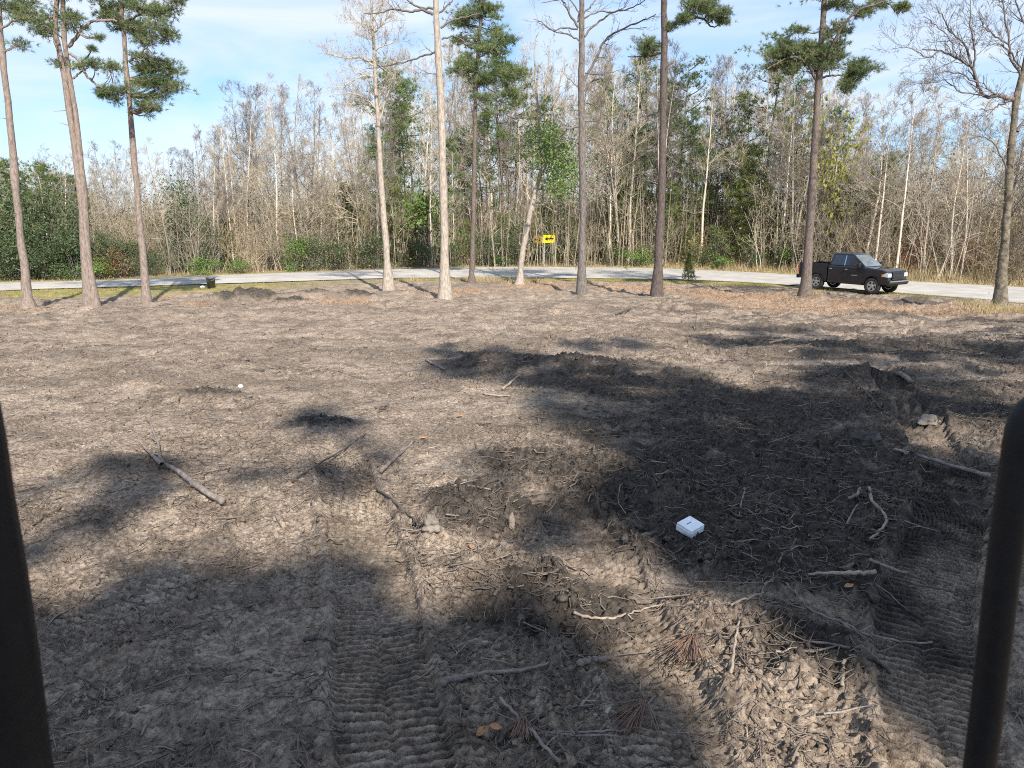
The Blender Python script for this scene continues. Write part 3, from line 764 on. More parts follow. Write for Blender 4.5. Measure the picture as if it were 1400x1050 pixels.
drawn_tree('pine_tree', 'dark straight pine trunk with one needled limb at its top right', 'pine', 38.0,
    [([(898, 389), (901, 340), (904, 280), (906, 210), (907, 140), (908, 80), (908, 30), (908, 0), (909, -60), (910, -120)], 12, 7)], 'bark_shaded',
    boughs=[([(912, 43), (924, 32), (942, 27), (960, 25), (972, 36), (985, 33)], 4, 1.4), ([(904, 72), (890, 76), (872, 78), (858, 77)], 3, 1), ([(912, 44), (930, 24), (955, 8)], 2.5, 1)],
    clumps=scatter_clumps([(935, 22, 16, 8, 5, 8), (955, 10, 20, 9, 7, 9), (978, 18, 14, 9, 6, 8), (986, 28, 8, 4, 2, 6), (920, 35, 5, 4, 2, 5), (890, 62, 12, 6, 4, 7), (885, 70, 8, 4, 2, 5), (905, -50, 60, 36, 12, 17), (910, -110, 45, 30, 9, 17)], 4), group=EDGE, seed=9)
drawn_tree('pine_tree', 'brown pine with a broad needle crown, its trunk in front of the black truck', 'pine', 36.5,
    [([(1101, 398), (1104, 360), (1107, 310), (1111, 250), (1115, 180), (1119, 120), (1123, 60), (1126, 20), (1127, 0), (1129, -60), (1130, -110)], 13, 6)], 'bark_brown',
    boughs=[([(1117, 112), (1106, 90), (1090, 78), (1070, 82), (1050, 94)], 4, 1.6), ([(1120, 106), (1135, 70), (1152, 36), (1175, 14), (1210, 2)], 5, 1.8), ([(1117, 112), (1130, 104), (1150, 103), (1165, 100)], 3.4, 1.4), ([(1126, 16), (1142, 8), (1165, 2)], 3, 1.4), ([(1210, 2), (1222, 12), (1228, 24)], 1.6, .7), ([(1119, 95), (1095, 70), (1070, 62)], 2.4, 1.2)],
    clumps=scatter_clumps([(1088, 68, 26, 14, 10, 9), (1058, 72, 16, 14, 7, 9), (1110, 76, 24, 14, 9, 9), (1138, 66, 16, 18, 7, 8), (1140, 38, 12, 10, 4, 8), (1072, 92, 20, 8, 6, 7), (1178, 93, 16, 10, 9, 8), (1162, 104, 10, 7, 3, 7), (1122, 92, 18, 8, 5, 7), (1150, 6, 14, 6, 4, 7), (1186, 18, 12, 7, 4, 7), (1235, 8, 9, 5, 4, 6), (1200, 2, 14, 5, 3, 6), (1095, 42, 8, 5, 2, 6), (1150, 120, 14, 6, 3, 6), (1135, -50, 60, 36, 12, 17), (1130, -100, 45, 30, 8, 17)], 5), group=EDGE, seed=10)
drawn_tree('broadleaf_tree', 'dark mossy leafless tree at the right edge, spreading bare limbs to the left', 'tree', 31.5,
    [([(1366, 424), (1369, 380), (1374, 330), (1378, 270), (1381, 220), (1386, 170), (1389, 140), (1398, 100), (1410, 50), (1416, 0), (1420, -50)], 14, 5)], 'bark_moss',
    boughs=[([(1385, 136), (1365, 131), (1345, 131), (1336, 112), (1328, 92), (1305, 78), (1285, 70), (1262, 68)], 6, 1.4), ([(1330, 95), (1333, 70), (1328, 40), (1326, 0)], 3, 1), ([(1328, 92), (1318, 60), (1300, 45), (1290, 25), (1278, 5)], 3, 1), ([(1388, 130), (1396, 105), (1382, 80), (1378, 50), (1372, 10), (1370, -20)], 4, 1.2),
            ([(1382, 138), (1370, 142), (1355, 150), (1342, 150)], 3, 1), ([(1378, 60), (1360, 50), (1345, 35), (1338, 15)], 2.5, .8), ([(1285, 70), (1268, 78), (1240, 66), (1220, 66)], 1.8, .7), ([(1400, 100), (1380, 70), (1365, 60), (1350, 62)], 2.5, .9), ([(1336, 112), (1310, 100), (1280, 100), (1255, 112)], 2, .7), ([(1345, 131), (1315, 125), (1290, 110), (1270, 118)], 2, .7), ([(1391, 180), (1405, 160), (1420, 150)], 4, 2), ([(1410, 50), (1395, 20), (1385, -10)], 3, 1), ([(1378, 236), (1365, 205), (1350, 190), (1330, 186)], 2.2, .8), ([(1305, 78), (1300, 55), (1280, 35), (1262, 22)], 1.8, .7)],
    twigs=dict(n=4.2, len=1.1, depth=2, sub=4, mat='twig_dark'), leaf=dict(clumps=[(1374, 330, 16, 60), (1378, 270, 16, 60), (1370, 380, 18, 50), (1372, 355, 14, 40), (1382, 215, 14, 40)], size=0.05, mat='leaf_brown'), group=EDGE, seed=12)
drawn_tree('pine_tree', 'thin brown pine with a tall green crown, between the thick pale trunk and the signs', 'pine', 46.0,
    [([(645, 381), (646, 340), (648, 270), (649, 200), (650, 140), (652, 90), (656, 40), (658, 0), (660, -30)], 7, 3.5)], 'bark_brown',
    boughs=[([(651, 125), (640, 108), (628, 98)], 2.4, 1), ([(652, 120), (670, 105), (690, 92)], 2.6, 1), ([(654, 80), (672, 68), (692, 55)], 2.4, 1)],
    clumps=scatter_clumps([(640, 96, 22, 12, 8, 8), (672, 108, 22, 10, 8, 8), (698, 98, 18, 16, 9, 8), (660, 72, 26, 12, 7, 8), (688, 48, 20, 12, 7, 8), (640, 22, 20, 16, 8, 8), (668, 18, 18, 14, 7, 8), (640, 52, 14, 10, 4, 7), (655, -15, 24, 12, 7, 8), (690, 128, 12, 6, 3, 7), (665, 134, 8, 6, 2, 7)], 6), group=EDGE, seed=13, blade=(0.24, 0.024, 11))
drawn_tree('broadleaf_tree', 'pale leaning trunk with dark fork and evergreen ivy, just left of the arrow signs', 'tree', 45.5,
    [([(710, 384), (714, 350), (721, 310), (730, 270), (739, 238), (746, 214)], 9, 5.5), ([(743, 224), (738, 195), (737, 165), (733, 120), (731, 80), (733, 50)], 5.5, 1.2), ([(744, 224), (751, 200), (757, 150), (766, 110), (772, 80)], 5.2, 1.2)], 'bark_pale',
    boughs=[([(724, 272), (718, 255), (712, 240)], 2.2, 1), ([(728, 272), (742, 280), (760, 290)], 1.6, .8), ([(738, 190), (728, 170), (722, 150)], 1.8, .6), ([(737, 150), (748, 120), (751, 60)], 1.8, .7), ([(757, 150), (770, 140), (785, 130)], 1.6, .6)],
    twigs=dict(n=3, len=1.0, depth=2, sub=4, mat='twig', stem=12, **{'from': 0.45}),
    leaf=dict(clumps=[(738, 195, 26, 700), (752, 185, 24, 500), (765, 205, 28, 700), (772, 235, 28, 650), (760, 228, 26, 500), (742, 215, 14, 150), (775, 262, 24, 260), (750, 250, 20, 160)], size=0.085, mat='leaf_green'), group=EDGE, seed=14)

# ------------------------------------------------------------------ the wood across the road: prototypes
def proto_bare(seed, H, crown_from, n1, spread, bark, twig, multi=False):
    rng = np.random.default_rng(seed)
    root = empty('bare_tree')
    tr = Tubes(); cr = Tubes()
    stems = 1 if not multi else 2
    for s in range(stems):
        k = 12; p = [np.array([0.0, 0, -0.3])]; d = unit(np.array([rng.normal() * 0.05 + (s - 0.5) * 0.16 * (stems - 1), rng.normal() * 0.05, 1.0]))
        for i in range(1, k):
            d = unit(d + rng.normal(size=3) * 0.035 + np.array([0, 0, 0.06]))
            p.append(p[-1] + d * H / (k - 1))
        r0 = H * 0.0085 * rng.uniform(0.75, 1.15)
        rad = np.linspace(r0, 0.012, k); rad[0] *= 1.3
        tr.add(p, rad, 7)
        for i in range(n1):
            f = crown_from + (0.97 - crown_from) * (i + rng.uniform()) / n1
            j = min(int(f * (k - 1)), k - 2); g = f * (k - 1) - j
            q = p[j] * (1 - g) + p[j + 1] * g
            a = rng.uniform(0, 2 * pi); el = rng.uniform(0.25, 0.85) + 0.35 * (f - crown_from)
            ln = H * spread * (1.1 - 0.75 * (f - crown_from) / (1 - crown_from)) * rng.uniform(0.6, 1.1)
            grow(cr, q, (cos(a) * cos(el), sin(a) * cos(el), sin(el)), ln, max(0.014, r0 * 0.42 * (1.15 - f)), 2, rng, 8, 5, 0.10, 0.16, 0.55, 0.007)
    tr.build('trunk', M[bark], root); cr.build('crown', M[twig], root)
    return root
def proto_pine(seed, H, crown_from, R, needle, bark):
    rng = np.random.default_rng(seed)
    root = empty('pine_tree')
    tr = Tubes(); cr = Tubes(); cents = []; dirs = []
    k = 10; p = [np.array([0.0, 0, -0.3])]; d = np.array([0, 0, 1.0])
    for i in range(1, k):
        d = unit(d + rng.normal(size=3) * 0.03 + np.array([0, 0, 0.1])); p.append(p[-1] + d * H / (k - 1))
    r0 = H * 0.009
    tr.add(p, np.linspace(r0, 0.02, k), 7)
    nb = int(16 + 8 * (1 - crown_from))
    for i in range(nb):
        f = crown_from + (1.0 - crown_from) * (i + 0.5) / nb
        j = min(int(f * (k - 1)), k - 2); g = f * (k - 1) - j
        q = p[j] * (1 - g) + p[j + 1] * g
        a = i * 2.4 + rng.normal() * 0.3
        t = (f - crown_from) / (1 - crown_from)
        ln = R * (0.55 + 0.6 * sin(pi * min(1, t * 0.85 + 0.2))) * rng.uniform(0.55, 1.1) * (1.0 if t < 0.75 else 0.65)
        dr = np.array([cos(a), sin(a), 0.15 + 0.6 * t])
        e = q + dr * ln
        m = (q + e) / 2 + np.array([0, 0, -0.1 * ln])
        cr.add(smooth_line([q, m, e], 5), np.linspace(0.05, 0.015, 5), 4)
        for h in range(3):
            c = q + (e - q) * rng.uniform(0.55, 1.05) + rng.normal(size=3) * ln * 0.13
            cc, dd = clump_tufts(c, rng.uniform(0.35, 0.6), rng, 15)
            cents.append(cc); dirs.append(dd)
            cr.add([q + (e - q) * 0.5, c], [0.02, 0.008], 3)
    tr.build('trunk', M[bark], root); tag(cr.build('bough', M[bark], root), kind='stuff')
    V, F = tufts(np.concatenate(cents), np.concatenate(dirs), 13, 0.25, 0.030, rng, 0.8)
    link('foliage', mesh_np('foliage', V, F, M[needle]), root)
    return root
def proto_shrub(name, seed, H, R, n, size, leaf, stems=14, egg=0.55, lobes=12):
    rng = np.random.default_rng(seed)
    root = empty(name)
    st = Tubes(); lc = []
    for i in range(lobes):
        a = rng.uniform(0, 2 * pi); q = rng.uniform() ** 0.5
        hz = rng.uniform(0.12, 1.0)
        rr = R * q * (1 - abs(hz - 0.45) * 0.9)
        c = np.array([rr * cos(a), rr * sin(a), H * hz * 0.9])
        lc.append(c + rng.normal(size=(n // lobes, 3)) * np.array([R * 0.22, R * 0.22, H * 0.11]))
        st.add(smooth_line([(c[0] * 0.15, c[1] * 0.15, -0.1), c * np.array([0.5, 0.5, 0.55]), c], 5), np.linspace(0.03, 0.01, 5), 3)
    lc = np.concatenate(lc); lc[:, 2] = np.abs(lc[:, 2])
    st.build('stem', M['twig_dark'], root)
    V, F = leaf_cards(lc, size, rng)
    link('foliage', mesh_np('foliage', V, F, M[leaf]), root)
    return root
def proto_brush(seed, H, R, n, twig, leaf=None):
    rng = np.random.default_rng(seed)
    root = empty('brush_thicket')
    tb = Tubes(); tips = []
    for i in range(n):
        a = rng.uniform(0, 2 * pi); q = R * rng.uniform() ** 0.5
        b = np.array([q * cos(a), q * sin(a), -0.1])
        h = H * rng.uniform(0.45, 1.0)
        lean = rng.normal(size=3) * 0.22; lean[2] = 1
        before = sum(len(v) for v in tb.b.values())
        grow(tb, b, lean, h, rng.uniform(0.012, 0.026), 2, rng, 4, 5, 0.04, 0.14, 0.42, 0.006)
        tips.append(b + unit(lean) * h * rng.uniform(0.3, 0.9))
    tb.build('stems', M[twig], root)
    if leaf:
        t = np.array(tips); t = np.repeat(t, 45, 0) + rng.normal(size=(len(t) * 45, 3)) * np.array([0.45, 0.45, 0.6])
        t[:, 2] = np.abs(t[:, 2])
        V, F = leaf_cards(t, 0.055, rng)
        link('foliage', mesh_np('foliage', V, F, M[leaf]), root)
    return root
bare_protos = []
for i, (H, cf, n1, sp, bk, tw) in enumerate([(16, .40, 20, .20, 'wood_pale', 'twig'), (17, .45, 18, .18, 'wood_pale', 'twig'), (15, .30, 20, .23, 'wood_grey', 'twig'), (18, .4, 20, .19, 'wood_grey', 'twig'),
        (14, .25, 20, .25, 'wood_grey', 'twig'), (16, .4, 20, .18, 'wood_pale', 'twig'), (12, .25, 20, .25, 'wood_pale', 'twig'), (17, .35, 20, .22, 'wood_grey', 'twig_dark')]):
    bare_protos.append(proto_bare(100 + i, H, cf, n1, sp, bk, tw, multi=(i in (2, 7))))
pine_protos = [proto_pine(201, 15, .50, 2.3, 'needle_wood', 'bark_brown'), proto_pine(202, 16, .62, 2.1, 'needle_wood', 'bark_brown'), proto_pine(203, 14, .35, 2.0, 'needle_wood', 'bark_brown'), proto_pine(204, 8, .12, 1.5, 'needle_light', 'bark_brown')]
dark_shrub = [proto_shrub('evergreen_shrub', 301, 3.0, 1.9, 3400, 0.065, 'leaf_dark'), proto_shrub('evergreen_shrub', 302, 4.6, 1.6, 3800, 0.065, 'leaf_dark', lobes=16)]
green_shrub = [proto_shrub('green_shrub', 311, 1.8, 1.3, 1500, 0.07, 'leaf_green'), proto_shrub('green_shrub', 312, 2.6, 1.2, 1600, 0.07, 'leaf_green')]
yellow_shrub = [proto_shrub('yellow_green_tree', 321, 3.0, 1.3, 1000, 0.06, 'leaf_yellow')]
rust_shrub = [proto_shrub('rusty_shrub', 331, 2.2, 1.4, 800, 0.06, 'leaf_rust')]
brush_protos = [proto_brush(401, 4.2, 1.6, 22, 'twig'), proto_brush(402, 3.2, 1.7, 24, 'twig_tan'), proto_brush(403, 5.0, 1.6, 20, 'twig', 'leaf_brown'), proto_brush(404, 3.6, 1.6, 22, 'twig_tan', 'leaf_yellow')]
ZONES = [(45, 'beside the leftmost pine'), (125, 'left of the twin-stemmed pine'), (200, 'left of the third pine'), (285, 'right of the third pine'), (370, 'behind the bucket'), (450, 'behind the dirt heaps'),
    (530, 'left of the slender pale tree'), (605, 'between the two pale trunks'), (650, 'right of the thick pale trunk'), (715, 'left of the leaning pale trunk'), (795, 'behind the arrow signs'), (850, 'right of the grey straight tree'), (905, 'left of the dark pine trunk'),
    (970, 'right of the dark pine trunk'), (1040, 'behind the small cedar'), (1105, 'left of the trunk by the truck'), (1170, 'behind the truck cab'), (1240, 'behind the truck bonnet'), (1310, 'right of the truck'), (1375, 'left of the mossy tree'), (9999, 'behind the mossy right tree')]
def zone(px):
    for lim, t in ZONES:
        if px < lim: return t
used = set()
def place(proto, px, depth_back, scale, rz, label, cat, group, stretch=1.0):
    a = (px - 700) / FPX
    # walk along the sight direction until depth_back metres beyond the road's far edge
    y = 45.0
    for _ in range(30):
        y = float(road_far_y(a * y * 0.985))  + depth_back
    loc = (a * y * 0.99, y, float(zbase(y)) - 0.03)
    if proto.name in used: o = copy_tree(proto)
    else: o = proto; used.add(proto.name)
    o.location = loc; o.rotation_euler = (0, 0, rz); o.scale = (scale, scale, scale * stretch)
    tag(o, label, cat, group)
    return o
prof_x = [-100, 0, 60, 130, 200, 240, 270, 295, 320, 350, 400, 440, 480, 540, 600, 660, 730, 780, 840, 880, 930, 970, 1010, 1100, 1150, 1200, 1240, 1290, 1340, 1400, 1500]
prof_y = [170, 195, 205, 190, 190, 185, 165, 140, 160, 105, 95, 110, 150, 60, 60, 55, 45, 55, 45, 50, 75, 80, 65, 90, 100, 112, 90, 130, 120, 110, 110]
rr = random.Random(5)
def top_scale(px, depth_back, H, ytop):
    a = (px - 700) / FPX; y = 45.0
    for _ in range(30): y = float(road_far_y(a * y * 0.985)) + depth_back
    z = P(px, ytop, y).z - float(zbase(y))
    return z / H
N_BARE = 260
for i in range(N_BARE):
    px = -130 + 1660 * (i + rr.random()) / N_BARE
    back = 2.0 + 34 * rr.random() ** 1.15
    if 705 < px < 780: back += 6
    pr = rr.choice(bare_protos)
    H = {0: 16, 1: 17, 2: 15, 3: 18, 4: 14, 5: 16, 6: 12, 7: 17}[bare_protos.index(pr)]
    q = rr.random()
    yt = np.interp(px, prof_x, prof_y) + (rr.uniform(0, 40) if q < 0.55 else rr.uniform(30, 150))
    sc = top_scale(px, back, H, min(yt, 330))
    pale = bare_protos.index(pr) in (0, 1, 5, 6)
    st = 1.0
    if sc < 0.6: st = 1.0
    place(pr, px, back, sc, rr.uniform(0, 6.28), ('tall ' if yt < 175 else 'low ') + ('pale-trunked leafless tree ' if pale else 'grey-trunked leafless tree ') + ('at the wood edge ' if back < 10 else 'deeper in the wood ') + zone(px), 'tree', 'leafless trees of the wood across the road ' + zone(px))
for px, yt, back, k in [(545, 88, 9, 0), (572, 104, 12, 1), (560, 140, 14, 2), (690, 72, 10, 1), (706, 120, 14, 0), (884, 62, 10, 2), (925, 88, 9, 0), (945, 150, 7, 2), (975, 150, 12, 2), (1034, 46, 10, 1), (1010, 130, 9, 0), (1072, 112, 11, 2), (1052, 160, 14, 1),
        (900, 120, 14, 2), (830, 110, 9, 2), (860, 170, 6, 2), (950, 190, 8, 2), (1015, 240, 5, 3), (670, 150, 8, 2), (740, 130, 11, 1), (610, 190, 9, 2), (480, 250, 6, 3), (1200, 210, 10, 3), (760, 170, 12, 2), (640, 175, 14, 2), (1128, 150, 12, 1), (520, 185, 10, 2)]:
    H = (15, 16, 14, 8)[k]
    place(pine_protos[k], px, back, top_scale(px, back, H, yt), rr.uniform(0, 6), 'green pine rising among the leafless trees ' + zone(px), 'pine', 'pines in the wood across the road ' + zone(px))
for px, yt, back in [(18, 215, 12), (45, 232, 9), (70, 222, 14), (95, 238, 10), (-25, 200, 10), (60, 260, 6), (115, 240, 16), (128, 262, 8), (585, 265, 7), (640, 300, 6), (850, 240, 6), (690, 290, 4), (960, 250, 8), (940, 300, 4), (870, 215, 9), (740, 280, 6), (785, 300, 5), (1060, 280, 8), (1010, 200, 6), (915, 250, 5), (760, 250, 6), (540, 240, 7), (410, 290, 6), (1150, 240, 9), (310, 300, 8), (-70, 210, 12)]:
    place(pine_protos[3], px, back, top_scale(px, back, 8, yt), rr.uniform(0, 6), 'young light-green pine at the wood edge ' + zone(px), 'pine', 'young pines at the wood edge ' + zone(px))
for px, yt, back, k in [(5, 250, 3, 1), (32, 300, 2, 0), (52, 262, 3.5, 1), (75, 255, 4, 1), (98, 275, 3, 1), (60, 330, 1.5, 0), (15, 330, 1.5, 0), (105, 320, 2, 0), (140, 318, 3, 1), (165, 325, 2.5, 0), (185, 335, 2, 0), (210, 345, 3, 0), (-30, 260, 3, 1), (-60, 280, 2, 0),
        (245, 250, 6, 1), (290, 300, 4, 1), (425, 322, 1.5, 0), (460, 328, 1.5, 0), (515, 318, 1.4, 0), (498, 340, 1.5, 0), (575, 330, 1.6, 0), (620, 335, 1.6, 0), (705, 296, 2.4, 1), (690, 325, 1.5, 0), (728, 335, 4.5, 0), (775, 325, 4.2, 0), (980, 315, 2.5, 1), (960, 335, 2.5, 0), (665, 318, 1.6, 0), (550, 345, 2, 0), (840, 335, 2.4, 0), (1080, 330, 4, 0), (1035, 340, 3, 0)]:
    H = (3.0, 4.6)[k]
    place(dark_shrub[k], px, back, max(0.35, top_scale(px, back, H, yt)), rr.uniform(0, 6), 'dark evergreen bush at the roadside wood edge ' + zone(px), 'bush', 'dark evergreen bushes along the wood edge ' + zone(px))
for px, yt, back, k, lb in [(403, 325, 1.2, 1, 'bright green cedar-like bush beside the road, left of the slender pale tree'), (870, 334, 1.6, 0, 'rounded green bush beside the road, left of the dark pine trunk'), (130, 350, 1.0, 0, 'small green bush between the two leftmost pines across the road'), (280, 348, 1.2, 0, 'low light-green bush across the road right of the third pine'), (325, 350, 1.2, 0, 'low light-green bush behind the dark bucket'),
        (592, 258, 4, 1, 'bright green sapling just left of the thick pale trunk'), (682, 345, 1.5, 0, 'small green bush left of the leaning pale trunk'), (985, 345, 2, 0, 'small green bush across the road right of the dark pine'), (1070, 335, 3, 1, 'green bush left of the trunk in front of the truck'), (745, 316, 4.0, 1, 'green bush standing behind the yellow arrow signs')]:
    H = (1.8, 2.6)[k]
    place(green_shrub[k], px, back, top_scale(px, back, H, yt), rr.uniform(0, 6), lb, 'bush', 'green bushes by the road')
for px, yt, back, lb in [(1128, 120, 7, 'tall yellow-green leafy tree behind the pine in front of the truck'), (1088, 130, 8, 'yellow-green leafy tree left of the trunk in front of the truck'), (468, 240, 6, 'small yellow-leaved tree left of the slender pale tree'), (1010, 190, 8, 'yellow-green leafy tree right of the dark pine trunk')]:
    place(yellow_shrub[0], px, back, top_scale(px, back, 3.0, yt) * 0.55, rr.uniform(0, 6), lb, 'tree', 'yellow-green trees in the wood', 1.8)
for px, yt, back, sc, lb in [(150, 325, 2, .8, 'reddish-brown leafy bush behind the second pine'), (1245, 270, 6, 1.2, 'rust-orange leafy sapling above and right of the truck'), (1190, 240, 9, 1.0, 'reddish-budded sapling in the wood above the truck'), (1330, 300, 5, .8, 'rust-coloured leafy sapling left of the mossy tree')]:
    s_ = top_scale(px, back, 2.2, yt)
    place(rust_shrub[0], px, back, min(s_, 1.1) if px < 200 else s_ * 0.4, rr.uniform(0, 6), lb, 'bush', 'rust-leaved bushes', 1.0 if px < 200 else 2.2)
N_BR = 235
for i in range(N_BR):
    px = -150 + 1700 * (i + rr.random()) / N_BR
    back = 2.6 + 22 * rr.random() ** 1.3
    if 690 < px < 795: back += 7
    k = rr.choice([0, 0, 2, 1, 3]) if px < 1080 else rr.choice([1, 1, 2, 0])
    if px < 210 and rr.random() < 0.6: continue
    place(brush_protos[k], px, back, rr.uniform(0.75, 1.25) * (1 + back * 0.03), rr.uniform(0, 6), ('tangled grey leafless brush ', 'tan leafless brush ', 'grey brush with brown leaves ', 'tan brush with yellowish leaves ')[k] + ('at the wood edge ' if back < 6 else 'inside the wood ') + zone(px), 'brush', 'brush along the wood edge ' + zone(px), rr.uniform(0.8, 1.3))
# the depth of the wood: many thin trunks and twigs reading as one mass
def far_wood():
    rng = np.random.default_rng(77)
    tb = Tubes()
    trunk = Tubes()
    r2 = np.random.default_rng(78)
    k = 8; p = [np.array([0.0, 0, -0.3])]; d = np.array([0, 0, 1.0])
    VV, FF, off = [], [], 0
    protos = []
    for s in range(4):
        tb = Tubes(); p = [np.array([0.0, 0, -0.3])]; d = np.array([0.0, 0, 1.0])
        for i in range(1, k):
            d = unit(d + r2.normal(size=3) * 0.05 + np.array([0, 0, 0.1])); p.append(p[-1] + d * 13 / (k - 1))
        tb.add(p, np.linspace(0.11, 0.015, k), 4)
        for i in range(16):
            f = r2.uniform(0.12, 0.97); j = min(int(f * (k - 1)), k - 2)
            a = r2.uniform(0, 2 * pi)
            grow(tb, p[j], (cos(a), sin(a), 0.7), 2.6 * (1.2 - 0.7 * f), 0.03, 1, r2, 6, 4, 0.1, 0.15, 0.55, 0.012)
        protos.append(tb.arrays())
    for i in range(130):
        V, F = protos[i % 4]
        px = -260 + 1900 * rng.uniform(); back = rng.uniform(26, 60)
        y = 54 + back; x = (px - 700) / FPX * y
        s = rng.uniform(0.6, 1.0) * (0.62 if px < 260 else 1.0); a = rng.uniform(0, 6.28)
        R = np.array([[cos(a), -sin(a), 0], [sin(a), cos(a), 0], [0, 0, 1]])
        VV.append((V @ R.T) * s + np.array([x, y, float(zbase(y))])); FF.append(F + off); off += len(V)
    o = link('far_wood', mesh_np('far_wood', np.concatenate(VV), np.concatenate(FF), M['twig'], True))
    tag(o, 'far mass of leafless trees and twigs deep in the wood', 'wood', kind='stuff')
far_wood()
def far_brush():
    rng = np.random.default_rng(79)
    n = 26000
    px = rng.uniform(-260, 1660, n); back = rng.uniform(4, 46, n)
    y = 52 + back; x = (px - 700) / FPX * y
    z = zbase(y) + np.abs(rng.normal(size=n)) * 2.6 * (0.3 + 1.1 * vnoise(x * 0.2, y * 0.2, 3))
    V, F = leaf_cards(np.stack([x, y, z], 1), 0.10, rng, 0.1)
    o = link('undergrowth', mesh_np('undergrowth', V, F, M['leaf_brown']))
    tag(o, 'brown leafy undergrowth filling the wood floor', 'undergrowth', kind='stuff')
    # slender stems and sprays of twigs that close the view through the wood
    n = 17000
    px = rng.uniform(-300, 1700, n); back = rng.uniform(9, 64, n)
    y = 52 + back; x = (px - 700) / FPX * y
    tall = np.where(px < 300, 5.5, 8.5) * rng.uniform(0.35, 1.0, n) * (0.7 + 0.6 * vnoise(x * 0.15, y * 0.05, 12))
    b = np.stack([x, y, zbase(y) - 0.2], 1)
    a = rng.uniform(0, pi, n); sd = np.stack([np.cos(a), np.sin(a), 0 * a], 1) * rng.uniform(0.018, 0.05, (n, 1))
    tip = b + np.stack([rng.normal(size=n) * 0.09 * tall, rng.normal(size=n) * 0.09 * tall, tall], 1)
    V1 = np.stack([b - sd, b + sd, tip], 1).reshape(-1, 3)
    m = 19000
    k = rng.integers(0, n, m); f = rng.uniform(0.15, 1.0, (m, 1))
    c = b[k] * (1 - f) + tip[k] * f + rng.normal(size=(m, 3)) * np.array([0.4, 0.4, 0.3])
    V2, _ = tufts(c, np.tile(np.array([[0, 0, 1.1]]), (m, 1)), 5, 1.1, 0.045, rng, 0.7)
    V = np.concatenate([V1, V2])
    o = link('thicket_stems', mesh_np('thicket_stems', V, np.arange(len(V)).reshape(-1, 3), M['twig_mass']))
    tag(o, 'grey-brown mass of slender stems and twigs deep in the wood', 'thicket', kind='stuff')
far_brush()

# ------------------------------------------------------------------ grass along the road
def blades(n, xs, ys, h, wd, rng, lean=0.5):
    z = terr(xs, ys)[0] - 0.02
    a = rng.uniform(0, 2 * pi, n)
    b = np.stack([xs, ys, z], 1)
    s = np.stack([np.cos(a), np.sin(a), 0 * a], 1) * wd / 2
    hh = h * rng.uniform(0.5, 1.2, (n, 1))
    tip = b + np.array([0, 0, 1.0]) * hh + rng.normal(size=(n, 3)) * np.array([lean, lean, 0.1]) * hh
    V = np.stack([b - s, b + s, tip], 1).reshape(-1, 3)
    return V, np.arange(3 * n).reshape(-1, 3)
def grass():
    rng = np.random.default_rng(5)
    n = 60000
    x = rng.uniform(-34, 30, n); t = rng.uniform(0, 1, n)
    wl = np.where(x < -12, 6.4, 3.0)
    y = road_near_y(x) - 0.1 - t * wl
    keep = (fbm(x * 0.9, y * 0.9, 3, 50) > 0.42) & (rng.uniform(size=n) > 0.8 * np.exp(-(((x + 10) / 5.0) ** 2)))
    x, y = x[keep], y[keep]
    V, F = blades(len(x), x, y, 0.11, 0.02, rng, 0.7)
    o = link('verge_grass', mesh_np('verge_grass', V, F, M['green_grass']))
    tag(o, 'short yellow-green grass on the verge this side of the road', 'grass', kind='stuff')
    n = 46000
    x = rng.uniform(-40, 36, n); t = rng.uniform(0, 1, n) ** 1.5
    y = road_far_y(x) + 0.15 + t * 5.5
    right = sstep(8, 18, x)
    keep = rng.uniform(size=n) < 0.25 + 0.75 * right + 0.2 * sstep(-2, 6, x)
    x, y, t, right = x[keep], y[keep], t[keep], right[keep]
    h = (0.10 + 0.35 * t + right * (1.1 * t + 0.0))
    V, F = blades(len(x), x, y, h[:, None], 0.028, rng, 0.25)
    o = link('dry_grass', mesh_np('dry_grass', V, F, M['dry_grass']))
    tag(o, 'tall dry tan grass between the road and the wood', 'grass', kind='stuff')
    # weeds round the trunks' feet and at the right edge
    cs, rs, ms = [], [], []
    for px, py, r, k in [(645, 384, .9, 900), (720, 388, 1.0, 700), (800, 390, .6, 300), (905, 392, .6, 300), (1106, 402, .7, 400), (1375, 428, 1.6, 1600), (1400, 430, 1.2, 900), (1340, 425, 1.0, 500), (560, 385, 1.2, 300), (670, 384, 1.2, 500), (980, 392, 0.6, 200)]:
        g = G(px, py)
        cs.append(np.array([[g.x, g.y]]) + rng.normal(size=(k, 2)) * r * 0.5)
    c = np.concatenate(cs)
    V, F = blades(len(c), c[:, 0], c[:, 1], 0.32, 0.02, rng, 0.5)
    o = link('dry_weeds', mesh_np('dry_weeds', V, F, M['dry_grass']))
    tag(o, 'dry weeds round the feet of the standing trees', 'weeds', kind='stuff')
grass()
def cedar():
    b = G(941, 384)
    root = empty('young_cedar', (b.x, b.y, Hs(b.x, b.y)))
    tag(root, 'small young evergreen with tapering crown, right of the dark pine trunk', 'bush')
    rng = np.random.default_rng(9)
    tb = Tubes(); tb.add([(0, 0, -.05), (0.02, 0, .8), (0, .02, 1.6)], [.03, .02, .008], 5)
    n = 420; f = rng.uniform(0, 1, n); a = rng.uniform(0, 6.28, n); r = (0.42 * (1 - f) + 0.06) * rng.uniform(0.3, 1, n)
    c = np.stack([r * np.cos(a), r * np.sin(a), 0.1 + 1.55 * f], 1)
    for i in range(0, n, 6): tb.add([(0, 0, c[i, 2] - .05), tuple(c[i])], [.008, .004], 3)
    tb.build('stem', M['bark_brown'], root)
    V, F = tufts(c, unit(np.stack([np.cos(a), np.sin(a), a * 0 + .8], 1)), 9, 0.13, 0.022, rng, .7)
    link('foliage', mesh_np('foliage', V, F, M['needle_light']), root)
cedar()

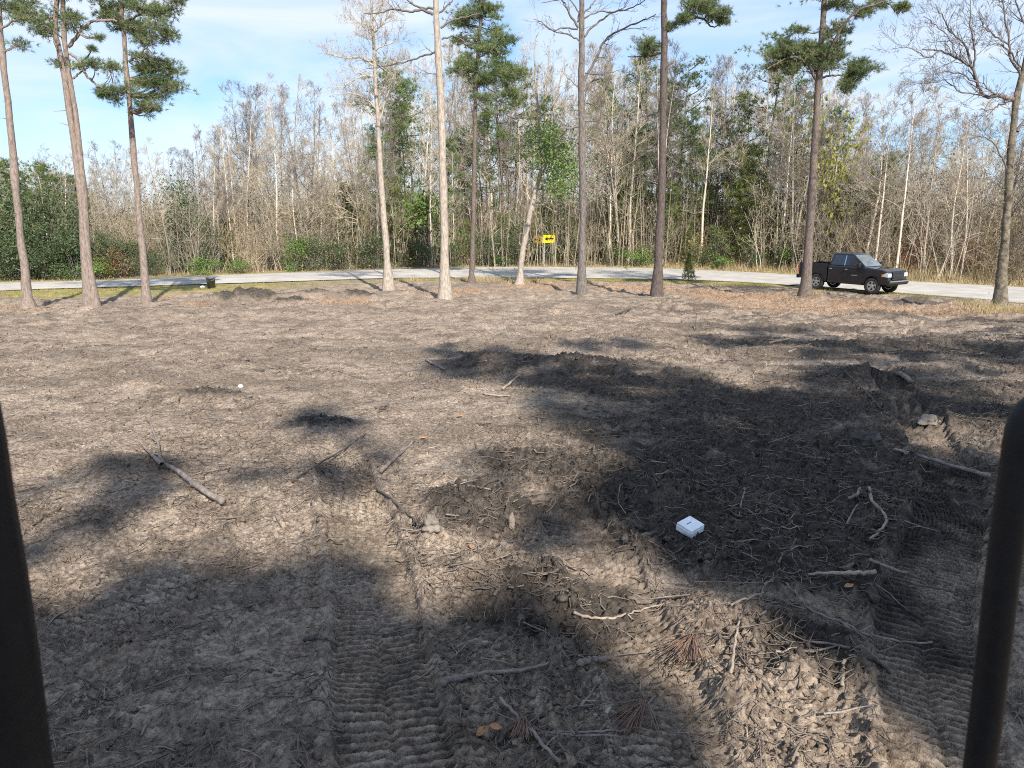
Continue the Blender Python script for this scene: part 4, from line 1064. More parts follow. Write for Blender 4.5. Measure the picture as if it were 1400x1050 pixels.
# ------------------------------------------------------------------ road signs
def arrow_sign(label, top_px, Y, w, h, normal_deg, paint, flip, posts, z_off):
    c = P(top_px[0], top_px[1], Y)
    gz = float(zbase(Y))
    root = empty('arrow_sign', (c.x, c.y, gz), radians(normal_deg))
    tag(root, label, 'road sign', 'pair of arrow signs on the bend')
    hz = c.z - gz
    raw('panel', box((0, 0, hz), (w, 0.02, h)), M[paint], root, 0.006)
    s = -1 if not flip else 1          # the sign's front is its -y face
    sh = [(-.42, .0), (-.12, .21), (-.12, .075), (.42, .075), (.42, -.075), (-.12, -.075), (-.12, -.21)]
    pts = [(s * -1 * x * w * 0.95, z * h * 1.25 + hz) for x, z in sh]
    raw('arrow', prism(pts, -0.019, -0.012), M['sign_black'], root)
    bw = 0.012
    for xx in posts:
        raw('post', join(box((xx, 0.035, (hz + h * 0.4) / 2 - 0.1), (0.075, 0.035, hz + h * 0.4 + 0.2)), box((xx, 0.060, (hz + h * 0.4) / 2 - 0.1), (0.03, 0.02, hz + h * 0.4 + 0.2))), M['galv'], root)
YS = G(745, 363.0).y
arrow_sign('bright yellow sign with black arrow pointing left, on two grey posts', (750.5, 326.5), YS + 0.3, 1.22, 0.61, 36, 'sign_yellow', False, (-0.44, 0.36), 0)
arrow_sign('shade-tinted sign with black arrow pointing right, seen nearly edge-on left of the bright yellow sign', (735.5, 327.5), YS + 0.75, 1.22, 0.61, -62, 'sign_yellow_shaded', True, (0.28,), 0)

# ------------------------------------------------------------------ the black pickup
def pickup():
    g = G(1191, 403)
    yaw = radians(-56)
    # near front wheel contact is local (1.92, -0.90)
    SX, SZ = 0.92, 1.07
    ox = SX * (1.92 * cos(yaw) + 0.90 * sin(yaw)); oy = SX * (1.92 * sin(yaw) - 0.90 * cos(yaw))
    loc = Vector((g.x - ox, g.y - oy, float(zbase(g.y)) + 0.03))
    root = empty('pickup_truck', loc, yaw)
    root.scale = (SX, SX, SZ)
    tag(root, 'black four-door pickup truck standing on the road edge beside a pine', 'pickup truck')
    def arc(cx, r, n=9, z0=0.48):
        a0 = math.asin((z0 - 0.40) / r)
        return [(cx - r * cos(a0 + (pi - 2 * a0) * i / n), 0.40 + r * sin(a0 + (pi - 2 * a0) * i / n)) for i in range(n + 1)]
    fa, ra, R = 1.92, -1.65, 0.47
    prof = [(-0.93, 0.46)] + arc(fa, R) + [(2.72, 0.50), (2.82, 0.60), (2.84, 1.00), (2.74, 1.13), (2.35, 1.215), (1.4, 1.28), (-0.93, 1.27)]
    raw('body', prism(prof, -0.97, 0.97), M['paint'], root, 0.11, seg=4)
    bp = [(-2.88, 0.58)] + arc(ra, R) + [(-0.96, 0.46), (-0.96, 1.31), (-2.88, 1.31)]
    bed = raw('bed', join(prism(bp, -0.97, -0.90), prism(bp, 0.90, 0.97), box((-1.0, 0, 0.98), (0.06, 1.8, 0.64)), box((-1.92, 0, 0.76), (1.9, 1.8, 0.05))), M['paint'], root)
    raw('rail_cap', join(box((-1.92, -0.935, 1.325), (1.92, 0.09, 0.028)), box((-1.92, 0.935, 1.325), (1.92, 0.09, 0.028))), M['trim'], bed)
    tg = raw('tailgate', box((-2.86, 0, 0.98), (0.07, 1.79, 0.66)), M['paint'], root, 0.015)
    raw('handle', box((-2.90, 0, 1.15), (0.02, 0.22, 0.07)), M['trim'], tg)
    for s in (-1, 1):
        raw('tail_light', box((-2.885, s * 0.90, 1.02), (0.05, 0.15, 0.42)), M['red'], root, 0.012)
    raw('rear_bumper', box((-3.0, 0, 0.62), (0.16, 1.86, 0.2)), M['trim'], root, 0.03)
    raw('chassis', join(box((0, 0, 0.44), (5.2, 1.1, 0.14)), box((ra, 0, 0.40), (0.14, 1.5, 0.14)), box((fa, 0, 0.40), (0.14, 1.5, 0.14)), box((fa, 0, 0.7), (1.0, 1.2, 0.5)), box((ra, 0, .66), (1.0, 1.7, .18))), M['trim'], root)
    # cab glasshouse
    zb, zr = 1.262, 1.90
    lo = [(-0.92, -0.90), (1.44, -0.90), (1.44, 0.90), (-0.92, 0.90)]
    hi = [(-0.74, -0.70), (0.44, -0.70), (0.44, 0.70), (-0.74, 0.70)]
    V = [(x, y, zb) for x, y in lo] + [(x, y, zr) for x, y in hi]
    F = [(0, 1, 2, 3), (7, 6, 5, 4), (0, 4, 5, 1), (1, 5, 6, 2), (2, 6, 7, 3), (3, 7, 4, 0)]
    cab = raw('cab', (V, F), M['paint'], root, 0.10, seg=4)
    def on_plane(o, ux, uz, pts, t0, t1):
        """outline (u,v) on a slanted panel -> thin solid proud of it."""
        o = Vector(o); ux = Vector(ux).normalized(); uz = Vector(uz).normalized(); n = ux.cross(uz).normalized()
        A = [o + ux * u + uz * v + n * t0 for u, v in pts]; B = [o + ux * u + uz * v + n * t1 for u, v in pts]
        k = len(pts)
        return A + B, [tuple(range(k)), tuple(range(2 * k - 1, k - 1, -1))] + [(i, i + k, (i + 1) % k + k, (i + 1) % k) for i in range(k)]
    sl = math.hypot(0.2, zr - zb)
    for s in (-1, 1):
        o = (0, s * 0.90, zb); uz = (0, -s * 0.2, zr - zb)
        ux = (1, 0, 0) if s < 0 else (-1, 0, 0)
        q = 1 if s < 0 else -1
        fw = [(0.17, 0.05), (1.12, 0.05), (0.52, 0.55), (0.17, 0.56)]
        rw = [(-0.78, 0.05), (0.05, 0.05), (0.05, 0.56), (-0.62, 0.55)]
        for nm, ww in (('front', fw), ('rear', rw)):
            pts = [(q * u, v) for u, v in ww]
            if q < 0: pts = pts[::-1]
            raw('side_window', on_plane(o, ux, uz, pts, 0.001, 0.010), M['glass'], cab)
        pts = [(q * u, v) for u, v in [(0.07, 0.04), (0.135, 0.04), (0.135, 0.55), (0.07, 0.55)]]
        if q < 0: pts = pts[::-1]
        raw('door_pillar', on_plane(o, ux, uz, pts, 0.001, 0.012), M['chrome' if s < 0 else 'trim'], cab)
    raw('windshield', on_plane((1.44, 0, zb), (0, 1, 0), (-1.00, 0, zr - zb), [(-0.82, 0.07), (0.82, 0.07), (0.66, 1.03), (-0.66, 1.03)], 0.001, 0.010), M['windscreen'], cab)
    raw('rear_window', on_plane((-0.92, 0, zb), (0, -1, 0), (0.2, 0, zr - zb), [(-0.7, 0.12), (0.7, 0.12), (0.6, 0.56), (-0.6, 0.56)], 0.001, 0.010), M['glass'], cab)
    for s in (-1, 1):
        for x0, x1 in ((0.12, 1.34), (-0.88, 0.10)):
            d = raw('door', box(((x0 + x1) / 2, s * 0.974, 0.88), (x1 - x0 - 0.02, 0.016, 0.70)), M['paint'], root, 0.006)
            raw('handle', box((x0 + 0.17, s * 0.994, 1.12), (0.17, 0.028, 0.045)), M['chrome'], d, 0.008)
            if x0 > 0: raw('badge', box((0.82, s * 0.984, 0.86), (0.36, 0.006, 0.03)), M['chrome'], d)
        raw('sill', box((0.2, s * 0.93, 0.47), (2.2, 0.1, 0.1)), M['trim'], root, 0.02)
        mi = raw('wing_mirror', box((1.14, s * 1.10, 1.36), (0.14, 0.20, 0.22)), M['trim'], root, 0.04)
        raw('bracket', box((1.14, s * 0.98, 1.31), (0.08, 0.12, 0.05)), M['trim'], mi)
        h = raw('headlight', prism([(2.56, 0.88), (2.80, 0.84), (2.865, 0.86), (2.862, 1.03), (2.74, 1.06), (2.58, 1.01)], s * 0.64, s * 0.985), M['lamp'], root, 0.02)
        raw('indicator', box((2.52, s * 0.978, 0.93), (0.09, 0.02, 0.12)), M['amber'], h)
        for cx in (fa, ra):
            A = arc(cx, R + 0.05); B = arc(cx, R - 0.0)
            ring = A + B[::-1]
            raw('wheel_arch', prism(ring, s * 0.965, s * 1.0), M['trim' if False else 'paint'], root)
    gr = raw('grille', prism([(2.82, 0.72), (2.885, 0.72), (2.895, 1.07), (2.83, 1.15)], -0.58, 0.58), M['paint'], root, 0.015)
    for s in (-1, 1):
        for z0 in (0.77, 0.94):
            raw('grille_insert', box((2.893, s * 0.275, z0 + 0.06), (0.012, 0.45, 0.13)), M['trim'], gr)
    raw('front_bumper', prism([(2.70, 0.50), (2.88, 0.47), (2.97, 0.54), (2.975, 0.68), (2.80, 0.71)], -0.97, 0.97), M['trim'], root, 0.02)
    raw('bumper_strip', box((2.975, 0, 0.655), (0.02, 1.84, 0.055)), M['chrome'], root, 0.008)
    raw('roof_lamp', box((0.30, 0, 1.885), (0.06, 0.5, 0.02)), M['trim'], cab)
    for cx in (fa, ra):
        for s in (-1, 1):
            wl = empty('wheel'); wl.parent = root; wl.location = (cx, s * 0.86, 0.40); wl.scale = (SZ / SX, 1, 1)
            prof = [(0.24, -0.11), (0.30, -0.128), (0.37, -0.12), (0.398, -0.09), (0.40, 0), (0.398, 0.09), (0.37, 0.12), (0.30, 0.128), (0.24, 0.11), (0.24, -0.11)]
            raw('tyre', lathe(prof, 28, 'y'), M['rubber'], wl, smooth=True)
            V, F = lathe([(0.245, -0.10), (0.245, 0.10), (0.205, 0.10), (0.205, -0.10), (0.245, -0.10)], 28, 'y')
            parts = [(V, F), lathe([(0.0001, s * 0.085), (0.07, s * 0.085), (0.08, s * 0.06), (0.0001, s * 0.055)], 16, 'y')]
            for k in range(5):
                a = 2 * pi * k / 5 + 0.3; c, q = cos(a), sin(a)
                pv, pf = prism([(0.05, -0.045), (0.22, -0.055), (0.22, 0.055), (0.05, 0.045)], s * 0.055, s * 0.082)
                parts.append(([(x * c - z * q, y, x * q + z * c) for x, y, z in pv], pf))
            raw('rim', join(*parts), M['alloy'], wl)
            raw('brake_disc', lathe([(0.0001, s * 0.01), (0.2, s * 0.01), (0.2, s * 0.03), (0.0001, s * 0.03)], 20, 'y'), M['trim'], wl)
pickup()

# ------------------------------------------------------------------ small things lying about
def bucket():
    p = GH(289, 393.5)
    root = empty('bucket', (p.x, p.y, p.z - 0.01))
    tag(root, 'dark open plastic bucket standing on the dirt near the road at left', 'bucket')
    s = 1.65
    raw('tub', lathe([(0.0001, 0.01), (0.125 * s, 0.01), (0.13 * s, 0.0), (0.152 * s, 0.37 * s), (0.163 * s, 0.37 * s), (0.163 * s, 0.34 * s), (0.157 * s, 0.335 * s), (0.150 * s, 0.33 * s), (0.122 * s, 0.02), (0.0001, 0.02)], 28), M['bucket'], root, smooth=True)
    tb = Tubes(); pts = [(0.165 * s * cos(a), -0.03 - 0.12 * sin(a) * s, 0.35 * s - 0.10 * s * sin(a)) for a in np.linspace(0, pi, 13)]
    tb.add(pts, [0.006] * 13, 6); tb.build('handle', M['galv'], root)
    q = GH(277, 394)
    bm = bmesh.new(); bmesh.ops.create_icosphere(bm, subdivisions=3, radius=1)
    rg = random.Random(3)
    for v in bm.verts:
        n = 1 + 0.18 * sin(v.co.x * 5 + 1) * cos(v.co.y * 6) + 0.1 * sin(v.co.z * 9)
        v.co = Vector((v.co.x * 0.15 * n, v.co.y * 0.12 * n, max(-0.05, v.co.z * 0.085 * n)))
    me = bpy.data.meshes.new('plastic_bag'); bm.to_mesh(me); bm.free(); me.materials.append(M['white'])
    o = link('plastic_bag', me, None, (q.x, q.y, q.z + 0.05)); tag(o, 'small crumpled white plastic bag beside the dark bucket', 'bag')
bucket()
def white_box():
    p = GH(942, 734)
    root = empty('white_box', (p.x, p.y, p.z + 0.035), radians(38))
    root.rotation_euler = (Matrix.Rotation(radians(13), 3, 'X') @ Matrix.Rotation(radians(4), 3, 'Y') @ Matrix.Rotation(radians(40), 3, 'Z')).to_euler()
    tag(root, 'small white plastic box with rounded corners lying on dark soil', 'box')
    b = raw('case', box((0, 0, 0.032), (0.185, 0.165, 0.062)), M['white'], root, 0.014, smooth=False, seg=4)
    raw('lid', box((0, 0, 0.070), (0.181, 0.161, 0.018)), M['white'], root, 0.009, seg=3)
    raw('slot_mark', box((-0.012, 0.012, 0.0795), (0.062, 0.008, 0.003)), M['mark'], root)
white_box()
def pebble(name, px, py, sx, sy, sz, mt, label, cat, seed, rot=0.0, sink=0.35, lump=0.18):
    p = GH(px, py)
    bm = bmesh.new(); bmesh.ops.create_icosphere(bm, subdivisions=4, radius=1)
    rg = np.random.default_rng(seed); f = rg.uniform(2, 5, 3); ph = rg.uniform(0, 6, 3)
    for v in bm.verts:
        n = 1 + lump * (sin(v.co.x * f[0] + ph[0]) * cos(v.co.y * f[1] + ph[1]) + 0.5 * sin(v.co.z * f[2] * 2 + ph[2]))
        if lump > 0.1: n += 0.30 * mnoise.noise(v.co * 2.3 + Vector((seed, 0, 0))) + 0.16 * mnoise.noise(v.co * 6 + Vector((0, seed, 0)))
        v.co = Vector((v.co.x * sx * n, v.co.y * sy * n, v.co.z * sz * n))
    me = bpy.data.meshes.new(name); bm.to_mesh(me); bm.free(); me.materials.append(M[mt])
    for q in me.polygons: q.use_smooth = True
    o = link(name, me, None, (p.x, p.y, p.z + sz * (1 - 2 * sink))); o.rotation_euler = (0, 0, rot)
    tag(o, label, cat); return o
pebble('foam_cup', 329, 530, 0.045, 0.04, 0.032, 'white', 'small white egg-shaped scrap on the sunlit soil, left', 'litter', 4, 0.4, 0.2, 0.04)
pebble('wood_scrap', 353, 507, 0.14, 0.06, 0.02, 'stick_dark', 'flat black scrap lying above the white egg-shaped scrap', 'litter', 5, 0.1, 0.3)
pebble('soil_lump', 590, 724, 0.075, 0.065, 0.085, 'clod', 'pale upright lump of soil casting a dark shadow, near the middle', 'soil lump', 6, 0.2, 0.3)
pebble('soil_lump', 1185, 606, 0.16, 0.13, 0.11, 'stick_dark', 'dark rounded root lump in shade, left of the long thin stick', 'root lump', 7, 0.2, 0.3)
pebble('soil_lump', 1270, 578, 0.16, 0.12, 0.08, 'clod', 'pale earthy lump with a dark side, beside the right handrail', 'soil lump', 8, 0.6, 0.4)
pebble('soil_lump', 700, 725, 0.03, 0.03, 0.09, 'stick_pale', 'small pale upright wood stub right of the soil lump', 'wood stub', 9, 0.6, 0.1, 0.08)

def stick(label, pts, w0, w1, mt, name='stick', cat='stick', forks=(), lift=0.03, seed=1):
    rng = np.random.default_rng(seed)
    w3 = []
    for i, q in enumerate(pts):
        p = GH(q[0], q[1]); up = q[2] if len(q) > 2 else 0
        w3.append(np.array([p.x, p.y, p.z + lift * 0.4 + up]))
    if name in ('stick', 'log') and len(w3) > 2:        # a stick is stiff: it bridges the lumps it lies on
        tt = np.linspace(0, 1, len(w3)); a0, a1 = w3[0].copy(), w3[-1].copy()
        w3 = [0.2 * q + 0.8 * (a0 * (1 - u) + a1 * u) + np.array([0, 0, 0.01]) for q, u in zip(w3, tt)]
    n = 5 * (len(pts) - 1) + 1
    ln = smooth_line(w3, n); ln += rng.normal(size=ln.shape) * 0.004
    dist = np.linalg.norm(ln[n // 2] - np.array([0, 0, CAM_Z])) / FPX
    rad = np.linspace(w0, w1, n) * dist * 0.42 * (1 + rng.normal(size=n) * 0.08)
    tb = Tubes(); base = ln[0].copy()
    full = np.vstack([ln[0:1], ln, ln[-1:]]); fr = np.concatenate([[0.0005], rad, [0.0005]])
    full[0] -= (ln[1] - ln[0]) * 0.05; full[-1] += (ln[-1] - ln[-2]) * 0.05
    tb.add(full, fr, 8)
    for fk in forks:
        f3 = []
        for q in fk[0]:
            p = GH(q[0], q[1]); f3.append(np.array([p.x, p.y, p.z + lift * 0.4 + (q[2] if len(q) > 2 else 0)]))
        m = 4 * (len(f3) - 1) + 1
        tb.add(smooth_line(f3, m), np.linspace(fk[1], fk[2], m) * dist / 2, 6)
    o = tb.build(name, M[mt], None, base); o.location = tuple(base)
    tag(o, label, cat); return o
stick('forked fallen branch lying on the sunlit soil, left', [(306, 693), (285, 682), (262, 666), (245, 652), (229, 643), (220, 632), (216, 610), (206, 585), (200, 576)], 9, 3, 'stick', 'fallen_branch', 'branch', forks=[([(222, 642), (210, 630), (198, 617), (190, 606)], 6, 2), ([(217, 612), (205, 602), (194, 600)], 2, 1), ([(212, 632), (200, 622)], 2, 1)], lift=0.14, seed=2)
stick('thick broken grey branch in front centre, beside the grouser print', [(604, 938), (640, 930), (680, 925), (722, 919), (760, 908)], 12, 3, 'stick', 'fallen_branch', 'branch', lift=0.05, seed=3)
stick('straight brown twig leaning diagonally at the bottom centre', [(684, 966), (712, 992), (735, 1014), (752, 1034), (766, 1052)], 5, 6, 'stick', lift=0.06, seed=4)
stick('short dark broken twig crossing the diagonal twig at bottom centre', [(700, 994), (690, 1014), (683, 1024)], 8, 7, 'stick_dark', lift=0.05, seed=5)
stick('long thin twig running right from the diagonal twig, bottom centre', [(734, 1008), (780, 1011), (830, 1012), (862, 1004)], 4, 3, 'stick', lift=0.03, seed=55)
stick('short stout broken stick left of the sunlit strip', [(790, 915), (812, 908), (834, 907)], 11, 9, 'stick', lift=0.05, seed=6)
stick('thick dark stick beneath the white box, pointing left', [(850, 742), (870, 740), (898, 733)], 9, 7, 'stick_dark', lift=0.06, seed=7)
stick('straight pale stick with a blunt end right of centre', [(1105, 792), (1140, 793), (1170, 792), (1197, 790)], 4, 7, 'stick_pale', lift=0.08, seed=8)
stick('long thin grey stick lying towards the right handrail', [(1222, 617), (1260, 630), (1300, 641), (1352, 655)], 5, 6, 'stick', lift=0.05, seed=9)
stick('curved pale root standing out of dark soil at right', [(1188, 670), (1192, 690), (1206, 704), (1211, 718), (1200, 732), (1190, 742)], 5, 4, 'stick_pale', 'root', 'root', lift=0.07, seed=10)
stick('short bent root left of the curved pale root', [(1160, 685), (1172, 680), (1175, 671)], 5, 4, 'stick', 'root', 'root', lift=0.06, seed=11)
stick('thick short pale log half sunk in the dark track at upper right', [(1230, 513), (1238, 519), (1246, 525)], 7.5, 6, 'stick', 'log', 'log', lift=0.08, seed=12)
stick('straight weathered stick lying diagonally left of centre', [(520, 648), (534, 634), (550, 620), (566, 606)], 6, 4, 'stick', lift=0.05, seed=13)
stick('long dark thin twig slanting up from the left to the middle', [(400, 662), (430, 645), (462, 628), (500, 597)], 3, 2, 'stick_dark', lift=0.05, seed=14)
stick('straight grey stick in the middle of the shaded spoil heap', [(688, 535), (700, 525), (711, 516)], 4, 3, 'stick_pale', lift=0.08, seed=15)
stick('short grey stick at the left edge of the shaded spoil heap', [(583, 495), (596, 502), (608, 507)], 5, 4, 'stick', lift=0.06, seed=16)
stick('curved root lying in front of the spoil heap', [(660, 540), (685, 543), (710, 540)], 3.5, 2.5, 'stick_pale', 'root', 'root', lift=0.05, seed=17)
stick('pale broken stick on the shaded ridge, upper right, the upper of two', [(1052, 471), (1068, 470), (1082, 464)], 3, 1.8, 'stick_pale', lift=0.08, seed=18)
stick('pale broken stick on the shaded ridge, upper right, the lower of two', [(1078, 484), (1094, 480), (1108, 472)], 3.2, 1.6, 'stick_pale', lift=0.08, seed=19)
stick('long root with pale end left of the sunlit strip at bottom right', [(785, 842), (815, 848), (850, 846), (880, 838), (905, 830)], 5, 2.5, 'stick_pale', 'root', 'root', lift=0.05, seed=20)
stick('thin stick standing in the sunlit strip', [(998, 930), (1005, 895), (1010, 850)], 5, 3, 'stick_pale', lift=0.05, seed=21)
stick('thin pale twig reaching out of the shade beside the sunlit strip', [(1000, 832), (1022, 826), (1042, 818)], 3.5, 2.5, 'stick_pale', lift=0.06, seed=22)
stick('dark forked root right of the sunlit strip', [(1185, 900), (1200, 914), (1215, 928)], 8, 4, 'stick_dark', 'root', 'root', lift=0.05, seed=23)
stick('small upright root in the sunlit strip, right of the standing stick', [(1150, 942), (1152, 925), (1153, 912)], 6, 5, 'stick_pale', 'root', 'root', lift=0.05, seed=24)
stick('long branching root across the dark soil left of the right handrail', [(1075, 800), (1105, 835), (1150, 855), (1185, 872), (1230, 880), (1272, 884)], 4, 3, 'stick', 'root', 'root', forks=[([(1150, 855), (1170, 868), (1190, 862)], 3, 2)], lift=0.04, seed=25)
stick('thin long twig sagging across the soil beside the right handrail', [(1215, 800), (1250, 812), (1300, 818), (1338, 822)], 3.5, 2, 'stick_dark', lift=0.05, seed=26)
stick('dark grey stick pointing at the sky-lit track, right of the pale blunt stick', [(1188, 775), (1215, 783), (1240, 790)], 5, 4, 'stick', lift=0.05, seed=27)
stick('long thin dark twig left of the white box', [(935, 640), (970, 655), (1000, 672), (1018, 690)], 2.5, 2, 'stick_dark', lift=0.05, seed=28)
stick('thin upright twig above the white box', [(1010, 710), (1014, 690), (1018, 670)], 2.5, 2, 'stick', lift=0.05, seed=29)
stick('dark stub of root left of the grouser print', [(415, 880), (432, 877), (448, 876)], 7, 4, 'stick_dark', 'root', 'root', lift=0.05, seed=30)
stick('dark curved root running down to the pale soil lump', [(515, 672), (540, 690), (560, 708), (572, 722)], 4, 3, 'stick_dark', 'root', 'root', lift=0.05, seed=31)
stick('thick dark root arching in the sunlit soil, centre', [(655, 672), (666, 664), (680, 660), (690, 664)], 5, 4, 'stick_dark', 'root', 'root', lift=0.07, seed=32)
stick('short dark stick on the far soil, below the arrow signs', [(842, 432), (852, 428), (862, 424)], 2.6, 2, 'stick_dark', lift=0.10, seed=33)
stick('short dark upright stick standing in the far soil, right of centre', [(951, 452), (951, 446, 0.12), (951, 446, 0.34)], 1.6, 1.2, 'stick_dark', lift=0.02, seed=34)
stick('long dark thin twig running down the dark soil to the right track', [(1155, 510), (1180, 530), (1200, 552), (1205, 562)], 3, 2, 'stick_dark', lift=0.05, seed=35)

def needle_spray(px, py, ang, ln, label, seed):
    p = GH(px, py); rng = np.random.default_rng(seed)
    n = 70; a = radians(ang) + rng.normal(size=n) * 0.35
    d = np.stack([np.cos(a), np.sin(a), rng.uniform(-0.05, 0.3, n)], 1)
    k = 5; t = np.linspace(0, 1, k)[None, :, None]
    pts = d[:, None, :] * t * (ln * rng.uniform(0.6, 1.1, (n, 1, 1)))
    pts[:, :, 2] += 0.05 - 0.22 * t[:, :, 0] ** 2 * ln; pts[:, :, 2] = np.maximum(pts[:, :, 2], 0.01)
    V, F = tubes_np(pts + rng.normal(size=(n, 1, 3)) * 0.012, np.full((n, k), 0.0022), 3)
    o = link('dead_needle_spray', mesh_np('dead_needle_spray', V, F, M['needle_dead']), None, (p.x, p.y, p.z + 0.02))
    tag(o, label, 'pine needles')
needle_spray(880, 975, -125, 0.30, 'spray of dead reddish pine needles at the bottom centre', 1)
needle_spray(948, 884, -120, 0.26, 'fan of dead brown pine needles in the sunlit strip', 2)
needle_spray(716, 1000, -100, 0.14, 'small tuft of dead needles under the diagonal twig, bottom centre', 3)
def leaf(px, py, size, rz, label, seed):
    p = GH(px, py); rng = random.Random(seed)
    V, F = [], []
    n = 7
    for i in range(n):
        f = i / (n - 1); wd = size * 0.28 * sin(pi * min(1, f * 0.9 + 0.08)); zz = 0.05 * size * sin(f * 6) + 0.25 * size * f * f
        V += [(size * (f - .5), -wd, zz + 0.25 * wd), (size * (f - .5), 0, zz), (size * (f - .5), wd, zz + 0.35 * wd)]
    for i in range(n - 1):
        for j in (0, 1): F.append((3 * i + j, 3 * i + 3 + j, 3 * i + 4 + j, 3 * i + 1 + j))
    o = raw('dead_leaf', (V, F), M['leaf_orange'], None, smooth=True, loc=(p.x, p.y, p.z + 0.02)); o.rotation_euler = (0.2, 0.1, rz)
    md = o.modifiers.new('thick', 'SOLIDIFY'); md.thickness = 0.002
    tag(o, label, 'leaf')
leaf(660, 1006, 0.10, 0.9, 'curled orange dead leaf lying at the bottom centre', 1)
leaf(678, 1000, 0.08, -0.4, 'second curled orange leaf touching the first, bottom centre', 2)
leaf(643, 752, 0.07, 1.8, 'small orange leaf on the sunlit print right of the soil lump', 3)
leaf(578, 601, 0.12, 0.2, 'yellow-brown leaf on the sunlit soil in the middle', 4)
leaf(629, 571, 0.12, 0.9, 'yellow-brown leaf just below the spoil heap', 5)
leaf(1160, 806, 0.08, 0.4, 'orange-brown leaf under the pale blunt stick', 6)

# ------------------------------------------------------------------ soil clods, roots and twig litter (nobody could count them)
def polar_scatter(n, rng, y0, y1, power=1.0):
    y = np.exp(rng.uniform(math.log(y0), math.log(y1), n))
    x = rng.uniform(-0.78, 0.78, n) * (y + 0.5)
    return x, y
def clods():
    rng = np.random.default_rng(31)
    n = 29000
    x, y = polar_scatter(n, rng, 2.8, 22)
    keep = rng.uniform(size=n) < churn(x, y) * 0.85 + 0.10
    z, tr = terr(x, y)
    keep &= (tr < 0.3)
    x, y, z = x[keep], y[keep], z[keep]; n = len(x)
    bm = bmesh.new(); bmesh.ops.create_icosphere(bm, subdivisions=1, radius=1)
    bmesh.ops.dissolve_limit(bm, angle_limit=0.0, verts=bm.verts, edges=bm.edges) if False else None
    bv = np.array([v.co[:] for v in bm.verts]); bf = np.array([[v.index for v in f.verts] for f in bm.faces]); bm.free()
    s = rng.lognormal(math.log(0.0095), 0.5, n) * (1 + y * 0.05)
    s = np.minimum(s, 0.045)
    sc = rng.uniform(0.6, 1.3, (n, 1, 3)) * s[:, None, None]
    jit = 1 + rng.normal(size=(n, len(bv), 1)) * 0.28
    V = bv[None] * jit * sc
    a = rng.uniform(0, 6.28, n); c, q = np.cos(a)[:, None], np.sin(a)[:, None]
    V = np.stack([V[:, :, 0] * c - V[:, :, 1] * q, V[:, :, 0] * q + V[:, :, 1] * c, V[:, :, 2]], -1)
    V = V + np.stack([x, y, z + s * 0.15], 1)[:, None, :]
    F = bf[None] + (np.arange(n) * len(bv))[:, None, None]
    # a few thousand at most carry 80 triangles; keep it light by using every clod once
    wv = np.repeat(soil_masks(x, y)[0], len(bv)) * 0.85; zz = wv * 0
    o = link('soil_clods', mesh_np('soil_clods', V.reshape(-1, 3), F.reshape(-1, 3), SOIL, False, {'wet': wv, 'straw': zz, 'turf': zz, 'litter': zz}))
    tag(o, 'loose crumbs and clods of soil scattered over the clearing', 'soil', kind='stuff')
clods()
def litter(n, y0, y1, lr, rad, mt, name, label, seed, curl, thresh):
    rng = np.random.default_rng(seed)
    x, y = polar_scatter(n, rng, y0, y1)
    keep = rng.uniform(size=n) < 0.5 * sstep(thresh, thresh + 0.25, fbm(x * 0.6 + 5, y * 0.6, 3, 14)) + 0.6 * churn(x, y) + 0.22
    ne = road_near_y(x); keep &= (y < ne - 3.5)
    keep &= rng.uniform(size=n) > 0.95 * terr(x, y)[1]
    x, y = x[keep], y[keep]; n = len(x)
    k = 4
    a = rng.uniform(0, 2 * pi, n); ln = rng.uniform(*lr, n) * (1 + y * 0.03)
    X = [x]; Yy = [y]
    for i in range(1, k):
        a = a + rng.normal(size=n) * curl
        X.append(X[-1] + np.cos(a) * ln / (k - 1)); Yy.append(Yy[-1] + np.sin(a) * ln / (k - 1))
    X = np.stack(X, 1); Yy = np.stack(Yy, 1)
    z = terr(X.ravel(), Yy.ravel())[0].reshape(n, k)
    z = 0.5 * z + 0.5 * z.max(axis=1, keepdims=True) + rng.uniform(-0.004, 0.02, (n, 1)) + rng.normal(size=(n, k)) * 0.006
    r = (rad * rng.lognormal(0, 0.45, n) * (1 + y * 0.045))[:, None] * np.linspace(1, 0.4, k)[None, :]
    V, F = tubes_np(np.stack([X, Yy, z], -1), r, 3)
    o = link(name, mesh_np(name, V, F, M[mt]))
    tag(o, label, 'litter', kind='stuff')
litter(23000, 2.8, 36, (0.05, 0.26), 0.0030, 'root', 'root_litter', 'torn dark roots and fibres strewn over the soil', 41, 0.55, 0.38)
litter(1900, 2.8, 36, (0.10, 0.45), 0.0034, 'stick', 'twig_litter', 'thin grey twigs strewn over the soil', 42, 0.25, 0.40)
litter(1300, 3.0, 36, (0.06, 0.22), 0.0034, 'stick_pale', 'chip_litter', 'pale splinters and wood chips on the soil', 43, 0.15, 0.35)
def straw_litter():
    rng = np.random.default_rng(44)
    P_ = []
    for c, r in STRAW:
        P_.append(np.array([[c.x, c.y]]) + rng.normal(size=(int(420 * r / 2), 2)) * np.array([r * 0.55, r * 0.4]))
    p = np.concatenate(P_); ne = road_near_y(p[:, 0]); p = p[p[:, 1] < ne - 1.0]
    V, F = blades(len(p), p[:, 0], p[:, 1], 0.12, 0.03, rng, 1.3)
    V = V.copy(); 
    o = link('pine_straw', mesh_np('pine_straw', V, F, M['straw'])); tag(o, 'rusty pine straw round the standing trees', 'pine straw', kind='stuff')
straw_litter()

